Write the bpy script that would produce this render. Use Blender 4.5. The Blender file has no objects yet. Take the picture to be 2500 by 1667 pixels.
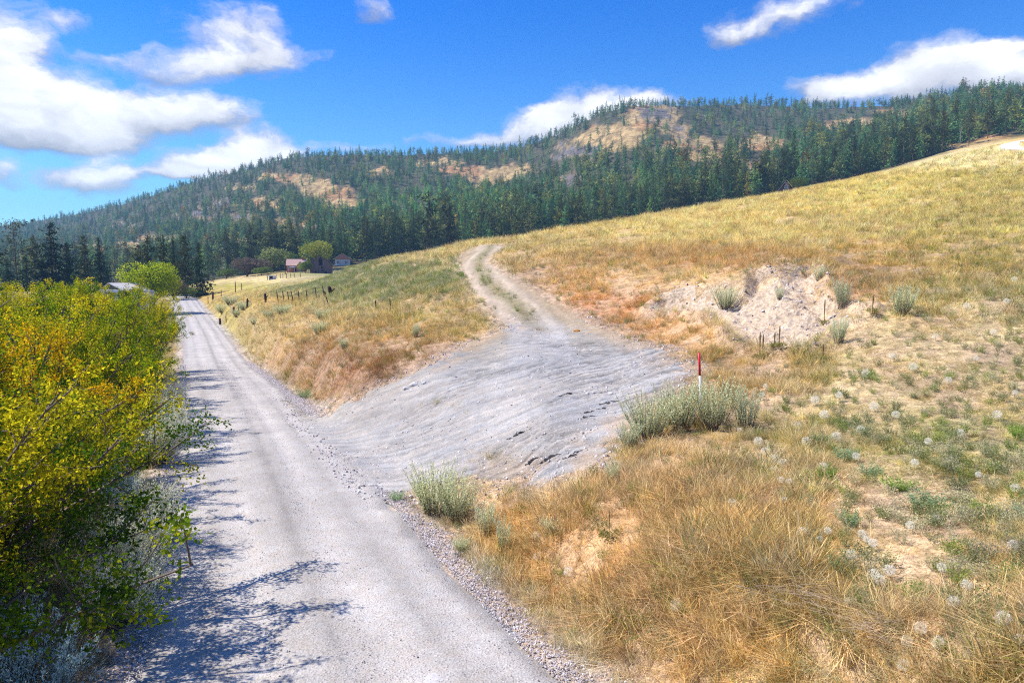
import bpy, math, random
import numpy as np

# ------------------------------------------------------------------ camera, light, sky
SC = bpy.context.scene
COL = SC.collection
H_CAM, FPX, CX, CY = 5.0, 1568.0, 1176.0, 784.0
PITCH = math.atan(134.0 / 1568.0)
CP, SP = math.cos(PITCH), math.sin(PITCH)
cam = bpy.data.cameras.new('camera'); camo = bpy.data.objects.new('camera', cam); COL.objects.link(camo)
cam.sensor_width = 36; cam.lens = 24.0; cam.clip_start = 0.1; cam.clip_end = 20000
camo.location = (0, 0, H_CAM); camo.rotation_euler = (math.radians(90) - PITCH, 0, 0)
SC.camera = camo

SUN_EL = math.radians(51); SUN_AZ = math.atan2(-1.0, 0.12)      # azimuth from +Y towards +X
sun_dir = (math.sin(SUN_AZ) * math.cos(SUN_EL), math.cos(SUN_AZ) * math.cos(SUN_EL), math.sin(SUN_EL))
sl = bpy.data.lights.new('sun', 'SUN'); so = bpy.data.objects.new('sun', sl); COL.objects.link(so)
sl.energy = 5.0; sl.angle = math.radians(0.5); sl.color = (1.0, 0.94, 0.84)
from mathutils import Vector
so.rotation_euler = Vector(sun_dir).to_track_quat('Z', 'Y').to_euler()
so.location = (-40, 10, 60)

SC.view_settings.view_transform = 'Standard'; SC.view_settings.look = 'None'
SC.view_settings.exposure = 0.68; SC.view_settings.gamma = 1.0
SC.view_settings.use_curve_mapping = False
SC.cycles.use_denoising = False; SC.cycles.filter_width = 1.15; SC.cycles.max_bounces = 6; SC.cycles.transparent_max_bounces = 8
SC.cycles.diffuse_bounces = 3; SC.cycles.transmission_bounces = 3; SC.cycles.volume_bounces = 0

def pdir(px, py):
    dx = (px - CX) / FPX; up = (CY - py) / FPX
    return dx, CP + up * SP, -SP + up * CP

world = bpy.data.worlds.new('World'); SC.world = world; world.use_nodes = True
def build_world():
    nt = world.node_tree; N = nt.nodes; L = nt.links; N.clear()
    out = N.new('ShaderNodeOutputWorld'); bg = N.new('ShaderNodeBackground'); bg.inputs[1].default_value = 0.1
    L.new(bg.outputs[0], out.inputs[0])
    def val(x, sock):
        if isinstance(x, (int, float)): sock.default_value = x
        elif isinstance(x, tuple): sock.default_value = x
        else: L.new(x, sock)
    def m(op, a, b=0.0, c=None, clamp=False):
        n = N.new('ShaderNodeMath'); n.operation = op; n.use_clamp = clamp
        val(a, n.inputs[0]); val(b, n.inputs[1])
        if c is not None: val(c, n.inputs[2])
        return n.outputs[0]
    def vm(op, a, b):
        n = N.new('ShaderNodeVectorMath'); n.operation = op; val(a, n.inputs[0]); val(b, n.inputs[1]); return n
    def ss(x, lo, hi, a=0.0, b=1.0):
        n = N.new('ShaderNodeMapRange'); n.interpolation_type = 'SMOOTHSTEP'
        val(x, n.inputs[0]); val(lo, n.inputs[1]); val(hi, n.inputs[2]); val(a, n.inputs[3]); val(b, n.inputs[4]); return n.outputs[0]
    def mix(f, a, b, mode='MIX'):
        n = N.new('ShaderNodeMix'); n.data_type = 'RGBA'; n.blend_type = mode
        val(f, n.inputs[0]); val(a, n.inputs[6]); val(b, n.inputs[7]); return n.outputs[2]
    sky = N.new('ShaderNodeTexSky'); sky.sky_type = 'NISHITA'; sky.sun_disc = False
    sky.sun_elevation = SUN_EL; sky.sun_rotation = SUN_AZ
    sky.air_density = 1.0; sky.dust_density = 0.4; sky.ozone_density = 2.0
    tc = N.new('ShaderNodeTexCoord'); d = tc.outputs['Generated']
    sep = N.new('ShaderNodeSeparateXYZ'); L.new(d, sep.inputs[0])
    az = m('ARCTAN2', sep.outputs[0], sep.outputs[1]); el = m('ARCSINE', sep.outputs[2])
    # a deep polarised blue overhead, paler near the skyline
    g = ss(el, 0.0, 0.42)
    tint = mix(g, (0.62, 1.08, 1.22, 1), (0.0, 0.50, 1.32, 1))
    skyc = mix(1.0, sky.outputs[0], tint, 'MULTIPLY')
    cmb = N.new('ShaderNodeCombineXYZ'); val(az, cmb.inputs[0]); val(el, cmb.inputs[1]); P0 = cmb.outputs[0]
    def noise(scale, detail, rough, vec, sy=1.0):
        mp = vm('MULTIPLY', vec, (1.0, sy, 1.0))
        n = N.new('ShaderNodeTexNoise'); L.new(mp.outputs[0], n.inputs['Vector']); n.inputs['Scale'].default_value = scale
        n.inputs['Detail'].default_value = detail; n.inputs['Roughness'].default_value = rough; return n
    nw = noise(9, 6, 0.6, P0, 1.6)
    w = vm('SUBTRACT', nw.outputs['Color'], (0.5, 0.5, 0.5)); w2 = vm('MULTIPLY', w.outputs[0], (0.10, 0.055, 0))
    P = vm('ADD', P0, w2.outputs[0]).outputs[0]
    # px, py, rx, ry, weight
    B = [(-10, 232, 190, 78, 1.5), (200, 245, 170, 72, 1.6), (395, 255, 140, 45, 1.3), (100, 300, 230, 38, 1.4), (520, 262, 95, 38, 0.75),
         (50, 70, 110, 60, 0.95), (10, 140, 70, 70, 0.9), (160, 45, 60, 24, .4), (200, 118, 60, 14, .45),
         (520, 85, 130, 62, 0.95), (400, 150, 120, 36, 0.8), (640, 115, 70, 30, 0.55), (560, 140, 140, 28, .6), (700, 120, 90, 16, .35),
         (600, 352, 110, 38, 1.8), (500, 380, 110, 34, 1.8), (430, 402, 70, 14, .9),
         (215, 402, 105, 44, 1.3), (335, 392, 75, 22, 0.9), (10, 392, 68, 34, 0.95),
         (1385, 250, 125, 48, 1.6), (1250, 285, 110, 30, 1.4), (1130, 315, 90, 22, 1.0), (1500, 225, 60, 16, .6),
         (2120, 165, 120, 66, 1.5), (2290, 170, 120, 55, 1.5), (1990, 205, 130, 36, 1.2), (1880, 205, 80, 22, .8), (2400, 150, 60, 40, 1.2), (2290,115,70,14,.6),
         (1740, 55, 110, 34, 0.8), (1860, 12, 110, 28, 0.75), (1700, 75, 70, 18, .5),
         (850, 14, 50, 26, 0.65), (760, 330, 80, 16, 0.6), (980, 318, 70, 18, 0.6), (870, 338, 60, 12, .5), (915, 72, 22, 9, .35)]
    tot = None; low = None
    for (px, py, rx, ry, wt) in B:
        x, y, z = pdir(px, py); a0 = math.atan2(x, y); e0 = math.asin(z / math.sqrt(x * x + y * y + z * z))
        ca = math.cos(a0)
        q = vm('SUBTRACT', P, (a0, e0, 0)); q = vm('MULTIPLY', q.outputs[0], (FPX / (rx * 1.25) / ca ** 2 * 1.0, FPX / (ry * 1.3) / ca, 0)).outputs[0]
        ln = N.new('ShaderNodeVectorMath'); ln.operation = 'LENGTH'; L.new(q, ln.inputs[0])
        v = ss(ln.outputs['Value'], 0.0, 1.25, wt, 0.0)
        sq = N.new('ShaderNodeSeparateXYZ'); L.new(q, sq.inputs[0])
        lo = m('MULTIPLY', v, sq.outputs[1])
        tot = v if tot is None else m('ADD', tot, v); low = lo if low is None else m('ADD', low, lo)
    # scattered clouds elsewhere in the sky
    far = ss(m('ABSOLUTE', az), 0.68, 0.95)
    ng = noise(2.2, 5, 0.55, P0, 2.4); gen = m('MULTIPLY', ss(ng.outputs['Fac'], 0.52, 0.70), far)
    gen = m('MULTIPLY', gen, ss(el, 0.0, 0.1)); tot = m('ADD', tot, gen)
    n1 = noise(13, 9, 0.62, P, 1.9); n2 = noise(38, 6, 0.6, P, 1.5)
    f = m('ADD', tot, m('MULTIPLY', m('SUBTRACT', n1.outputs['Fac'], 0.5), 2.2)); f = m('ADD', f, m('MULTIPLY', m('SUBTRACT', n2.outputs['Fac'], 0.5), 0.5))
    f = m('MULTIPLY', f, ss(tot, 0.0, 0.22))
    dens = ss(f, 0.14, 1.10)
    thick = ss(f, 0.55, 1.35)
    base = ss(m('DIVIDE', low, m('MAXIMUM', tot, 0.05)), -0.75, 0.25)
    bil = noise(16, 5, 0.55, P, 1.7)
    br = m('MULTIPLY', ss(bil.outputs['Fac'], 0.30, 0.70, 0.80, 1.12), m('ADD', m('MULTIPLY', base, 0.50), 0.50))
    ccol = mix(thick, (5.0, 5.1, 6.2, 1), (8.6, 8.5, 8.6, 1))
    cc = mix(1.0, ccol, (1, 1, 1, 1), 'MULTIPLY')
    sc = N.new('ShaderNodeVectorMath'); sc.operation = 'SCALE'; L.new(cc, sc.inputs[0]); L.new(br, sc.inputs['Scale'])
    fin = mix(m('MULTIPLY', dens, 0.96), skyc, sc.outputs[0])
    L.new(fin, bg.inputs[0])
build_world()

# ------------------------------------------------------------------ small tools
def tag(o, label=None, cat=None, group=None, kind=None):
    if label: o['label'] = label
    if cat: o['category'] = cat
    if group: o['group'] = group
    if kind: o['kind'] = kind
    return o
def sst(x, a, b):
    t = np.clip((np.asarray(x, float) - a) / (b - a), 0, 1); return t * t * (3 - 2 * t)
_lat = np.random.default_rng(7).random((256, 256))
def vnoise(x, y):
    xi = np.floor(x).astype(int); yi = np.floor(y).astype(int); fx = x - xi; fy = y - yi
    fx = fx * fx * (3 - 2 * fx); fy = fy * fy * (3 - 2 * fy)
    a = _lat[xi & 255, yi & 255]; b = _lat[(xi + 1) & 255, yi & 255]; c = _lat[xi & 255, (yi + 1) & 255]; d = _lat[(xi + 1) & 255, (yi + 1) & 255]
    return (a * (1 - fx) + b * fx) * (1 - fy) + (c * (1 - fx) + d * fx) * fy
def fbm(x, y, o=5, g=0.5):
    x = np.asarray(x, float); y = np.asarray(y, float)
    s = 0; a = 1; t = 0
    for i in range(o):
        s = s + a * vnoise(x + 17.3 * i, y + 9.1 * i); t += a; a *= g
        x, y = (x * 0.8 - y * 0.6) * 2.03, (x * 0.6 + y * 0.8) * 2.03
    return s / t
def pchip(xk, yk, x):
    xk = np.asarray(xk, float); yk = np.asarray(yk, float); h = np.diff(xk)
    dl = np.diff(yk, axis=0) / (h if yk.ndim == 1 else h[:, None])
    m = np.zeros_like(yk)
    w1 = 2 * h[1:] + h[:-1]; w2 = h[1:] + 2 * h[:-1]
    if yk.ndim > 1: w1 = w1[:, None]; w2 = w2[:, None]
    pr = dl[:-1] * dl[1:]
    with np.errstate(all='ignore'):
        mm = (w1 + w2) / (w1 / dl[:-1] + w2 / dl[1:])
    m[1:-1] = np.where(pr > 0, mm, 0); m[0] = dl[0]; m[-1] = dl[-1]
    x = np.clip(x, xk[0], xk[-1]); i = np.clip(np.searchsorted(xk, x) - 1, 0, len(xk) - 2)
    t = (x - xk[i]) / h[i]; hh = h[i]
    if yk.ndim > 1: t = t[:, None]; hh = hh[:, None]
    return ((1 + 2 * t) * (1 - t) ** 2 * yk[i] + t * (1 - t) ** 2 * hh * m[i] + t * t * (3 - 2 * t) * yk[i + 1] + t * t * (t - 1) * hh * m[i + 1])

def make_mesh(name, V, quads=None, tris=None, col=None, smooth=False, mats=None):
    me = bpy.data.meshes.new(name); V = np.asarray(V, np.float32)
    nq = 0 if quads is None else len(quads); n3 = 0 if tris is None else len(tris)
    me.vertices.add(len(V)); me.vertices.foreach_set('co', V.ravel())
    loops = []
    if nq: loops.append(np.asarray(quads, np.int32).ravel())
    if n3: loops.append(np.asarray(tris, np.int32).ravel())
    lp = np.concatenate(loops); me.loops.add(len(lp)); me.loops.foreach_set('vertex_index', lp)
    me.polygons.add(nq + n3)
    st = np.concatenate([np.arange(nq) * 4, nq * 4 + np.arange(n3) * 3]).astype(np.int32)
    me.polygons.foreach_set('loop_start', st)
    me.polygons.foreach_set('use_smooth', np.full(nq + n3, smooth))
    me.update(calc_edges=True)
    if col is not None:
        a = me.color_attributes.new('Col', 'FLOAT_COLOR', 'POINT')
        c = np.ones((len(V), 4), np.float32); c[:, :3] = col; a.data.foreach_set('color', c.ravel())
    for mt in (mats or []): me.materials.append(mt)
    return me
def link(name, me, parent=None, loc=(0, 0, 0), rz=0.0, sc=1.0):
    o = bpy.data.objects.new(name, me); COL.objects.link(o); o.location = loc
    o.rotation_euler = (0, 0, rz); o.scale = (sc, sc, sc) if isinstance(sc, (int, float)) else sc
    if parent: o.parent = parent
    return o
def empty(name, loc, rz=0.0, sc=1.0):
    return link(name, None, None, loc, rz, sc)

# ------------------------------------------------------------------ the lie of the land
def p2z(py, Y):
    up = (CY - np.asarray(py, float)) / FPX
    return H_CAM + Y * (-SP + up * CP) / (CP + up * SP)
def z2py(z, Y):
    s = (z - H_CAM) / Y              # (-SP+up CP)/(CP+up SP)=s -> up = (s CP + SP)/(CP - s SP)
    up = (s * CP + SP) / (CP - s * SP); return CY - up * FPX
# each column: list of (distance, row seen there)   -- rows are where the eye meets the ground at that distance
TAB = {
 -700: [(8.5,1568),(24.5,1000),(38,880),(60,800),(110,705),(170,672),(250,655),(320,645)],
 0: [(8.5,1568),(24.5,1000),(38,880),(60,800),(110,705),(170,674),(250,657),(320,648)],
 250: [(8.5,1568),(24.5,1000),(38,890),(60,820),(110,712),(170,678),(250,660),(320,648)],
 420: [(8.5,1568),(24.5,1000),(38,900),(60,840),(106,750),(140,712),(170,686),(210,672),(250,664),(320,652)],
 500: [(8.5,1568),(24.5,1000),(38,900),(60,834),(100,750),(125,705),(150,686),(190,668),(250,650),(320,640)],
 600: [(8.6,1568),(24.3,1000),(37,900),(42,850),(52,800),(70,735),(93,690),(130,668),(180,652),(270,634),(320,625)],
 700: [(8.6,1568),(23.8,1000),(30,930),(33,895),(38,850),(50,775),(68,715),(85,684),(110,661),(160,644),(240,632),(320,618)],
 800: [(8.6,1568),(23.6,1000),(27,925),(29,865),(36,800),(48,730),(66,675),(85,644),(105,624),(140,626),(200,630),(280,630),(320,612)],
 900: [(8.6,1568),(17.2,1130),(22.6,1000),(26,915),(29,850),(36,780),(48,705),(62,645),(80,604),(92,592),(120,600),(200,612),(280,606),(320,596)],
 1000:[(8.7,1568),(14.3,1200),(17.2,1100),(21.2,1000),(25,900),(28,835),(36,745),(48,670),(62,608),(76,580),(90,582),(150,600),(250,596),(320,588)],
 1090:[(8.7,1568),(14,1200),(16.9,1095),(19.9,1000),(24,895),(28.5,820),(36,735),(46,655),(56,600),(68,567),(80,562),(110,575),(200,590),(320,575)],
 1176:[(8.6,1568),(11,1360),(13.4,1200),(16.6,1080),(18.9,1000),(22.8,900),(28.5,800),(38,700),(48,625),(58,575),(70,554),(90,560),(150,580),(320,566)],
 1270:[(8.0,1568),(10,1360),(12.3,1200),(15.2,1080),(17.6,1000),(22,900),(28,800),(33,745),(38,690),(45,630),(58,570),(78,535),(100,545),(150,560),(320,550)],
 1400:[(7.0,1568),(9.3,1350),(11.5,1200),(14.3,1080),(17,1000),(21.5,900),(27.5,800),(30,768),(34,708),(39,648),(56,565),(85,513),(110,522),(160,540),(320,530)],
 1500:[(6.6,1568),(8.8,1350),(11,1200),(13.7,1080),(16.6,995),(20.5,900),(25.5,810),(28,780),(32,705),(37,640),(58,555),(92,496),(120,506),(170,520),(320,510)],
 1600:[(6.3,1568),(8.3,1350),(10.5,1200),(13.2,1080),(16.8,980),(19.5,900),(22.5,845),(25,800),(27,755),(30,700),(34,640),(42,598),(60,548),(100,479),(130,490),(180,500),(320,490)],
 1700:[(6.0,1568),(8.0,1350),(10.2,1200),(12.8,1080),(16.2,980),(18.8,900),(21.5,845),(24,798),(25.6,750),(28,700),(31.5,632),(39,592),(60,542),(108,463),(140,472),(190,485),(320,470)],
 1800:[(5.8,1568),(7.7,1350),(9.8,1200),(12.4,1080),(15.5,980),(18.2,900),(20.8,840),(23,793),(24.5,750),(26.3,700),(29.3,622),(37,580),(58,528),(115,447),(150,455),(200,462),(320,440)],
 2000:[(5.4,1568),(7.2,1350),(9.3,1200),(11.8,1080),(14.5,980),(17,900),(19,840),(22.5,752),(25,695),(28,645),(38,575),(62,500),(125,406),(160,412),(210,415),(320,400)],
 2200:[(5.2,1568),(6.9,1350),(8.9,1200),(11.2,1080),(13.8,980),(16.2,900),(18.2,840),(21.6,745),(25.2,668),(30,605),(45,530),(75,450),(130,358),(165,362),(220,362),(320,345)],
 2352:[(5.1,1568),(6.8,1350),(8.6,1200),(10.9,1080),(13.4,980),(15.7,900),(17.7,840),(21,740),(24.8,664),(30,602),(50,500),(80,420),(118,345),(150,324),(190,320),(320,315)],
 3100:[(4.6,1568),(6.2,1350),(8,1200),(10.2,1080),(12.4,980),(14.4,900),(16.7,830),(20,730),(24,655),(29,590),(48,480),(78,385),(118,300),(150,278),(190,270),(320,270)],
}
# foot and crest of the wooded mountain: column, row of the ground
RIDGE = [(-700,640),(-200,570),(0,521),(60,511),(150,496),(300,462),(400,430),(470,410),(560,388),(660,362),(760,355),(900,355),(1000,352),(1090,348),(1176,340),(1250,318),(1300,297),(1350,272),(1400,252),(1480,238),(1540,240),(1600,240),(1700,238),(1800,242),(1900,246),(2000,244),(2060,238),(2130,226),(2200,214),(2280,212),(2352,217),(2700,235),(3100,260)]
FOOT = [(-700,655),(0,652),(250,650),(420,650),(600,630),(700,618),(800,606),(900,594),(1000,582),(1176,560),(1400,525),(1600,480),(1800,436),(2000,396),(2200,340),(2352,308),(3100,262)]
YR = [(-700,1500),(0,1450),(250,1250),(420,1100),(660,960),(1176,880),(1480,780),(1700,860),(2000,760),(2200,640),(2352,600),(3100,600)]
NP, NV = 420, 460
PXG = np.linspace(-700, 3100, NP); LY = np.linspace(math.log(4.0), math.log(2600), NV); YG = np.exp(LY)
def build_grid():
    cols = sorted(TAB); zz = []
    for c in cols:
        Y = np.array([a for a, b in TAB[c]], float); py = np.array([b for a, b in TAB[c]], float); z = p2z(py, Y)
        Y = np.concatenate([[3.0], Y]); z = np.concatenate([[z[0]], z])
        zz.append(pchip(Y, z, np.minimum(YG, 320)))
    near = pchip(cols, np.array(zz), PXG)                         # NP x NV
    def ip(t): t = np.array(t, float); return pchip(t[:, 0], t[:, 1], PXG)
    rd, ft, yr = ip(RIDGE)[:, None], ip(FOOT)[:, None], ip(YR)[:, None]
    X = (PXG[:, None] - CX) / FPX * YG[None]; Yb = np.broadcast_to(YG, X.shape)
    s = np.clip((LY[None] - math.log(320)) / (np.log(yr) - math.log(320)), 0, 1)
    sc = s ** 1.12
    py = ft + (rd - ft) * sc
    nz = (fbm(X / 130, Yb / 130, 5) - 0.5); rg = 1 - np.abs(2 * fbm(X / 70 + 40, Yb / 90, 4) - 1)
    py = py + (nz * 60 + (rg - .6) * 16) * np.sin(np.pi * s) ** 0.8 * (Yb > 320) * np.clip((ft - rd) / 200, 0.1, 1)
    # the rocky bluff: steeper face under a shelf
    bl = np.exp(-((PXG[:, None] - 1430) / 130) ** 2) * np.exp(-((s - .72) / .13) ** 2); py = py - 12 * bl
    zm = p2z(py, Yb)
    zr = p2z(rd, yr)
    zm = np.where(Yb > yr, zr - (Yb - yr) * 0.28, zm)
    zm = np.maximum(zm, -40)
    w = sst(LY[None], math.log(290), math.log(345))
    Z = near * (1 - w) + zm * w
    k = np.array([1, 4, 6, 4, 1.]) / 16
    Zs = Z.copy()
    for _ in range(2):
        Zp = np.pad(Zs, ((2, 2), (0, 0)), 'edge'); Zs = sum(k[i] * Zp[i:i + NP] for i in range(5))
    return Zs
ZG = build_grid()
def zgrid(px, Y):
    a = np.clip((px - PXG[0]) / (PXG[1] - PXG[0]), 0, NP - 1.001); b = np.clip((np.log(Y) - LY[0]) / (LY[1] - LY[0]), 0, NV - 1.001)
    i = a.astype(int); j = b.astype(int); fa = a - i; fb = b - j
    return (ZG[i, j] * (1 - fa) + ZG[i + 1, j] * fa) * (1 - fb) + (ZG[i, j + 1] * (1 - fa) + ZG[i + 1, j + 1] * fa) * fb
def front(u, Y):
    Y = np.maximum(Y, 4.2); px = CX + FPX * u * 0.97
    for _ in range(4):
        z = zgrid(px, Y); up = (CY - z2py(z, Y)) / FPX; px = CX + FPX * u * (CP + up * SP)
    return zgrid(px, Y), px
# road: centre line x at distance y, and its height
RW = 2.7
RC = np.array([(-60, 24), (-20, 6.5), (0, 1.6), (8.5, -2.22), (24.5, -9.4), (38, -15.7), (60, -26.2), (85, -38.2), (106, -48.6), (140, -66), (170, -81.6), (190, -93), (210, -107), (225, -126), (232, -150)], float)
_d = np.concatenate([[0], np.cumsum(np.hypot(*np.diff(RC, axis=0).T))])
RS = np.linspace(0, _d[-1], 900); RY = pchip(_d, RC[:, 0], RS); RX = pchip(_d, RC[:, 1], RS)
RN = np.stack([np.gradient(RY), -np.gradient(RX)], 1); RN /= np.linalg.norm(RN, axis=1)[:, None]       # right-hand normal
def road_d(X, Y):
    """signed distance to the road's centre line (+ right), index of the nearest centre point"""
    X = np.asarray(X, float); Y = np.asarray(Y, float); sh = X.shape; X = X.ravel(); Y = Y.ravel()
    D = np.full(X.shape, 1e3); I = np.zeros(X.shape, int)
    m = (Y < 240) & (Y > -62) & (np.abs(X + 0.47 * np.maximum(Y, 0) - 3) < 75)
    ids = np.nonzero(m)[0]
    sx, sy = RX[::4], RY[::4]
    for k in range(0, len(ids), 20000):
        q = ids[k:k + 20000]
        dd = (X[q, None] - sx[None]) ** 2 + (Y[q, None] - sy[None]) ** 2
        j = dd.argmin(1) * 4; off = (X[q] - RX[j]) * RN[j, 0] + (Y[q] - RY[j]) * RN[j, 1]
        tt = (X[q] - RX[j]) * -RN[j, 1] + (Y[q] - RY[j]) * RN[j, 0]
        D[q] = np.where(np.abs(tt) < 4, off, 1e3); I[q] = np.clip(j + np.round(tt / (RS[1] - RS[0])).astype(int), 0, 899)
    return D.reshape(sh), I.reshape(sh)
def raw(X, Y):
    th = np.arctan2(X, Y); r = np.hypot(X, Y); tc = np.clip(th, -1.0, 1.0); u = np.tan(tc); Ye = r * np.cos(tc)
    z, _ = front(u, Ye)
    z5a, _ = front(np.tan(np.full_like(z, -1.0)), Ye); z5b, _ = front(np.tan(np.full_like(z, 1.0)), Ye)
    w = sst(np.abs(th), 1.7, np.pi); z = z * (1 - w) + 0.5 * (z5a + z5b) * w
    w = sst(r, 0, 5); return z * w + 0.7 * (1 - w)
RZ = raw(RX, RY)
for _ in range(3): RZ = np.convolve(np.pad(RZ, 12, 'edge'), np.ones(25) / 25, 'valid')
# the drive's centre line and half width (distance y : x, half width)
def wpt(px, py, Y): dx, fy, _ = pdir(px, py); return dx / fy * Y
def ground(px, py, ymax=1200):
    """world point where the sight line through a photo position first meets the ground"""
    dx, fy, dz = pdir(px, py); Y = np.exp(np.linspace(math.log(4.3), math.log(ymax), 2600))
    X = dx / fy * Y; zr = H_CAM + dz / fy * Y; zt = terrain(X, Y); k = np.nonzero(zr <= zt)[0]
    k = k[0] if len(k) else len(Y) - 1
    return float(X[k]), float(Y[k]), float(zt[k])
def at(px, Y, dz=0.0):
    """ground point at distance Y in the photo's column px"""
    z = p2z(700, Y); x = 0
    for _ in range(4):
        up = (CY - float(z2py(z, Y))) / FPX; x = (px - CX) / FPX / (CP + up * SP) * Y
        z = float(terrain(np.array([x]), np.array([Y]))[0])
    return (x, Y, z + dz)
def proj(X, Y, Z):
    fy = Y * CP - (Z - H_CAM) * SP; up = Y * SP + (Z - H_CAM) * CP
    fy = np.maximum(fy, 0.1); return CX + FPX * X / fy, CY - FPX * up / fy
def inpoly(px, py, poly):
    poly = np.array(poly, float); r = np.zeros(np.shape(px), bool); j = len(poly) - 1
    for i in range(len(poly)):
        xi, yi = poly[i]; xj, yj = poly[j]
        c = ((yi > py) != (yj > py)) & (px < (xj - xi) * (py - yi) / (yj - yi + 1e-9) + xi); r ^= c; j = i
    return r
def pdist(px, py, poly):
    """signed distance (inside positive) to a polygon"""
    poly = np.array(poly, float); d = np.full(np.shape(px), 1e9)
    for i in range(len(poly)):
        a = poly[i - 1]; b = poly[i]; ab = b - a; t = np.clip(((px - a[0]) * ab[0] + (py - a[1]) * ab[1]) / (ab @ ab), 0, 1)
        d = np.minimum(d, np.hypot(px - a[0] - t * ab[0], py - a[1] - t * ab[1]))
    return np.where(inpoly(px, py, poly), d, -d)
# outlines, traced as (column,row) in the photograph and carried to the ground once
APRON_P = [(640,905),(700,960),(770,1035),(835,1095),(880,1130),(930,1128),(1000,1108),(1090,1092),(1180,1102),(1250,1108),(1330,1085),(1400,1035),(1440,980),(1480,930),(1550,905),(1590,880),(1585,845),(1530,808),(1450,780),(1370,745),(1300,712),(1235,672),(1190,645),(1135,612),(1115,600),(1125,585),(1150,577),(1160,566),(1110,563),(1070,577),(1052,600),(1062,625),(1082,655),(1105,690),(1135,725),(1165,755),(1120,775),(1080,790),(1040,815),(990,840),(930,865),(880,890),(820,910),(740,930),(700,925)]
SAND_P = [(1490,705),(1520,680),(1580,665),(1650,660),(1710,668),(1730,632),(1780,618),(1870,618),(1885,650),(1895,690),(1950,705),(1995,712),(1985,735),(1925,745),(1890,765),(1855,800),(1800,808),(1740,798),(1690,775),(1655,735),(1640,715),(1580,705),(1530,712)]
def plane_pts(P):
    out = []
    for px, py in P:
        dx, fy, dz = pdir(px, py); Y = np.exp(np.linspace(math.log(4.3), math.log(130), 1500)); X = dx / fy * Y
        zt = raw(X, Y); k = np.nonzero(H_CAM + dz / fy * Y <= zt)[0]; k = k[0] if len(k) else len(Y) - 1; out.append((X[k], Y[k]))
    return out
APRON_W = plane_pts(APRON_P); SAND_W = plane_pts(SAND_P)
def apron_d(X, Y):
    X = np.asarray(X, float); Y = np.asarray(Y, float); d = np.full(X.shape, -50.0); m = (Y > 7) & (Y < 95) & (X > -30) & (X < 25)
    d[m] = pdist(X[m], Y[m], APRON_W); return d
def sand_d(X, Y):
    X = np.asarray(X, float); Y = np.asarray(Y, float); d = np.full(X.shape, -50.0); m = (Y > 15) & (Y < 45) & (X > 2) & (X < 25)
    d[m] = pdist(X[m], Y[m], SAND_W); return d
def apron_n(X, Y, d=None):
    d = apron_d(X, Y) if d is None else d; return d + (fbm(np.asarray(X) * 1.6, np.asarray(Y) * 1.6, 4, .6) - .5) * 1.0
def sand_n(X, Y, d=None):
    d = sand_d(X, Y) if d is None else d; return d + (fbm(np.asarray(X) * 1.6, np.asarray(Y) * 1.6, 4, .6) - .5) * .9
MIDY = [14, 20, 26, 32, 34, 38, 45, 52, 57, 62]; MIDX = [-1.5, .6, 1.2, 1.2, .85, .2, -1.46, -2.5, -2.7, -2.0]
def flow(X, Y):
    "coordinates across and along the way vehicles swing through the turn-in"
    q = Y + .12 * X - .33 * ((X + 1) + np.sqrt((X + 1) ** 2 + 4)) + (fbm(X / 3, Y / 3, 3) - .5) * 1.2; w = sst(Y, 26, 33)
    return q * (1 - w) + (X - np.interp(Y, MIDY, MIDX)) * 1.0 * w, X * (1 - w) + Y * w
def terrain(X, Y):
    X = np.asarray(X, float); Y = np.asarray(Y, float); z = raw(X, Y)
    R = np.hypot(X, Y)
    ap = apron_d(X, Y); sd = sand_d(X, Y)
    soft = sst(-ap, -0.2, 1.5)
    lump = (fbm(X / 1.7, Y / 1.7, 4) - 0.5) * 0.34 + (fbm(X / 7 + 5, Y / 7, 3) - 0.5) * 0.7
    z = z + lump * soft * sst(R, 3, 9) * (1 - sst(R, 200, 300)) * (1 - .5 * sst(sd, -.2, .3))
    # wheel-scored earth on the turn-in
    q, t = flow(X, Y)
    rut = np.abs(2 * fbm(q / 0.20, t / 2.2, 5, .65) - 1)
    on = sst(ap, 0, 0.8); z = z - on * (0.045 * (1 - sst(rut, 0.0, 0.22))) * sst(fbm(X / 3.5 + 9, Y / 3.5, 3), .38, .58) * sst(X, -6, 0)
    z = z + on * ((fbm(X * 5, Y * 5, 5, .7) - .5) * 0.10)
    # eroded sand face
    s = sst(sd, -0.3, 0.5); z = z - sst(sd, -.1, .4) * 0.55 + s * ((fbm(X * 1.5, Y * 1.5 + 3, 6, .70) - .5) * 0.75 + (np.abs(fbm(X * 2.6 + Y, Y * .8, 5, .6) - .5)) * 0.45)
    z = z + 0.28 * np.exp(-((sd + 0.30) / 0.22) ** 2)
    D, I = road_d(X, Y); w = 1 - sst(np.abs(D), RW + 0.25, RW + 2.2)
    w = w * np.where(ap > -0.8, 1 - .75 * sst(D, RW - .3, RW + 1.2), 1)
    crown = RZ[I] - 0.035 * (D / RW) ** 2 * np.minimum(1, np.abs(RW / np.maximum(np.abs(D), .01)))
    z = z * (1 - w) + crown * w
    ditch = 0.16 * np.exp(-((np.abs(D) - RW - 0.9) / 0.5) ** 2) * (ap < -0.4); return z - ditch
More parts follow.
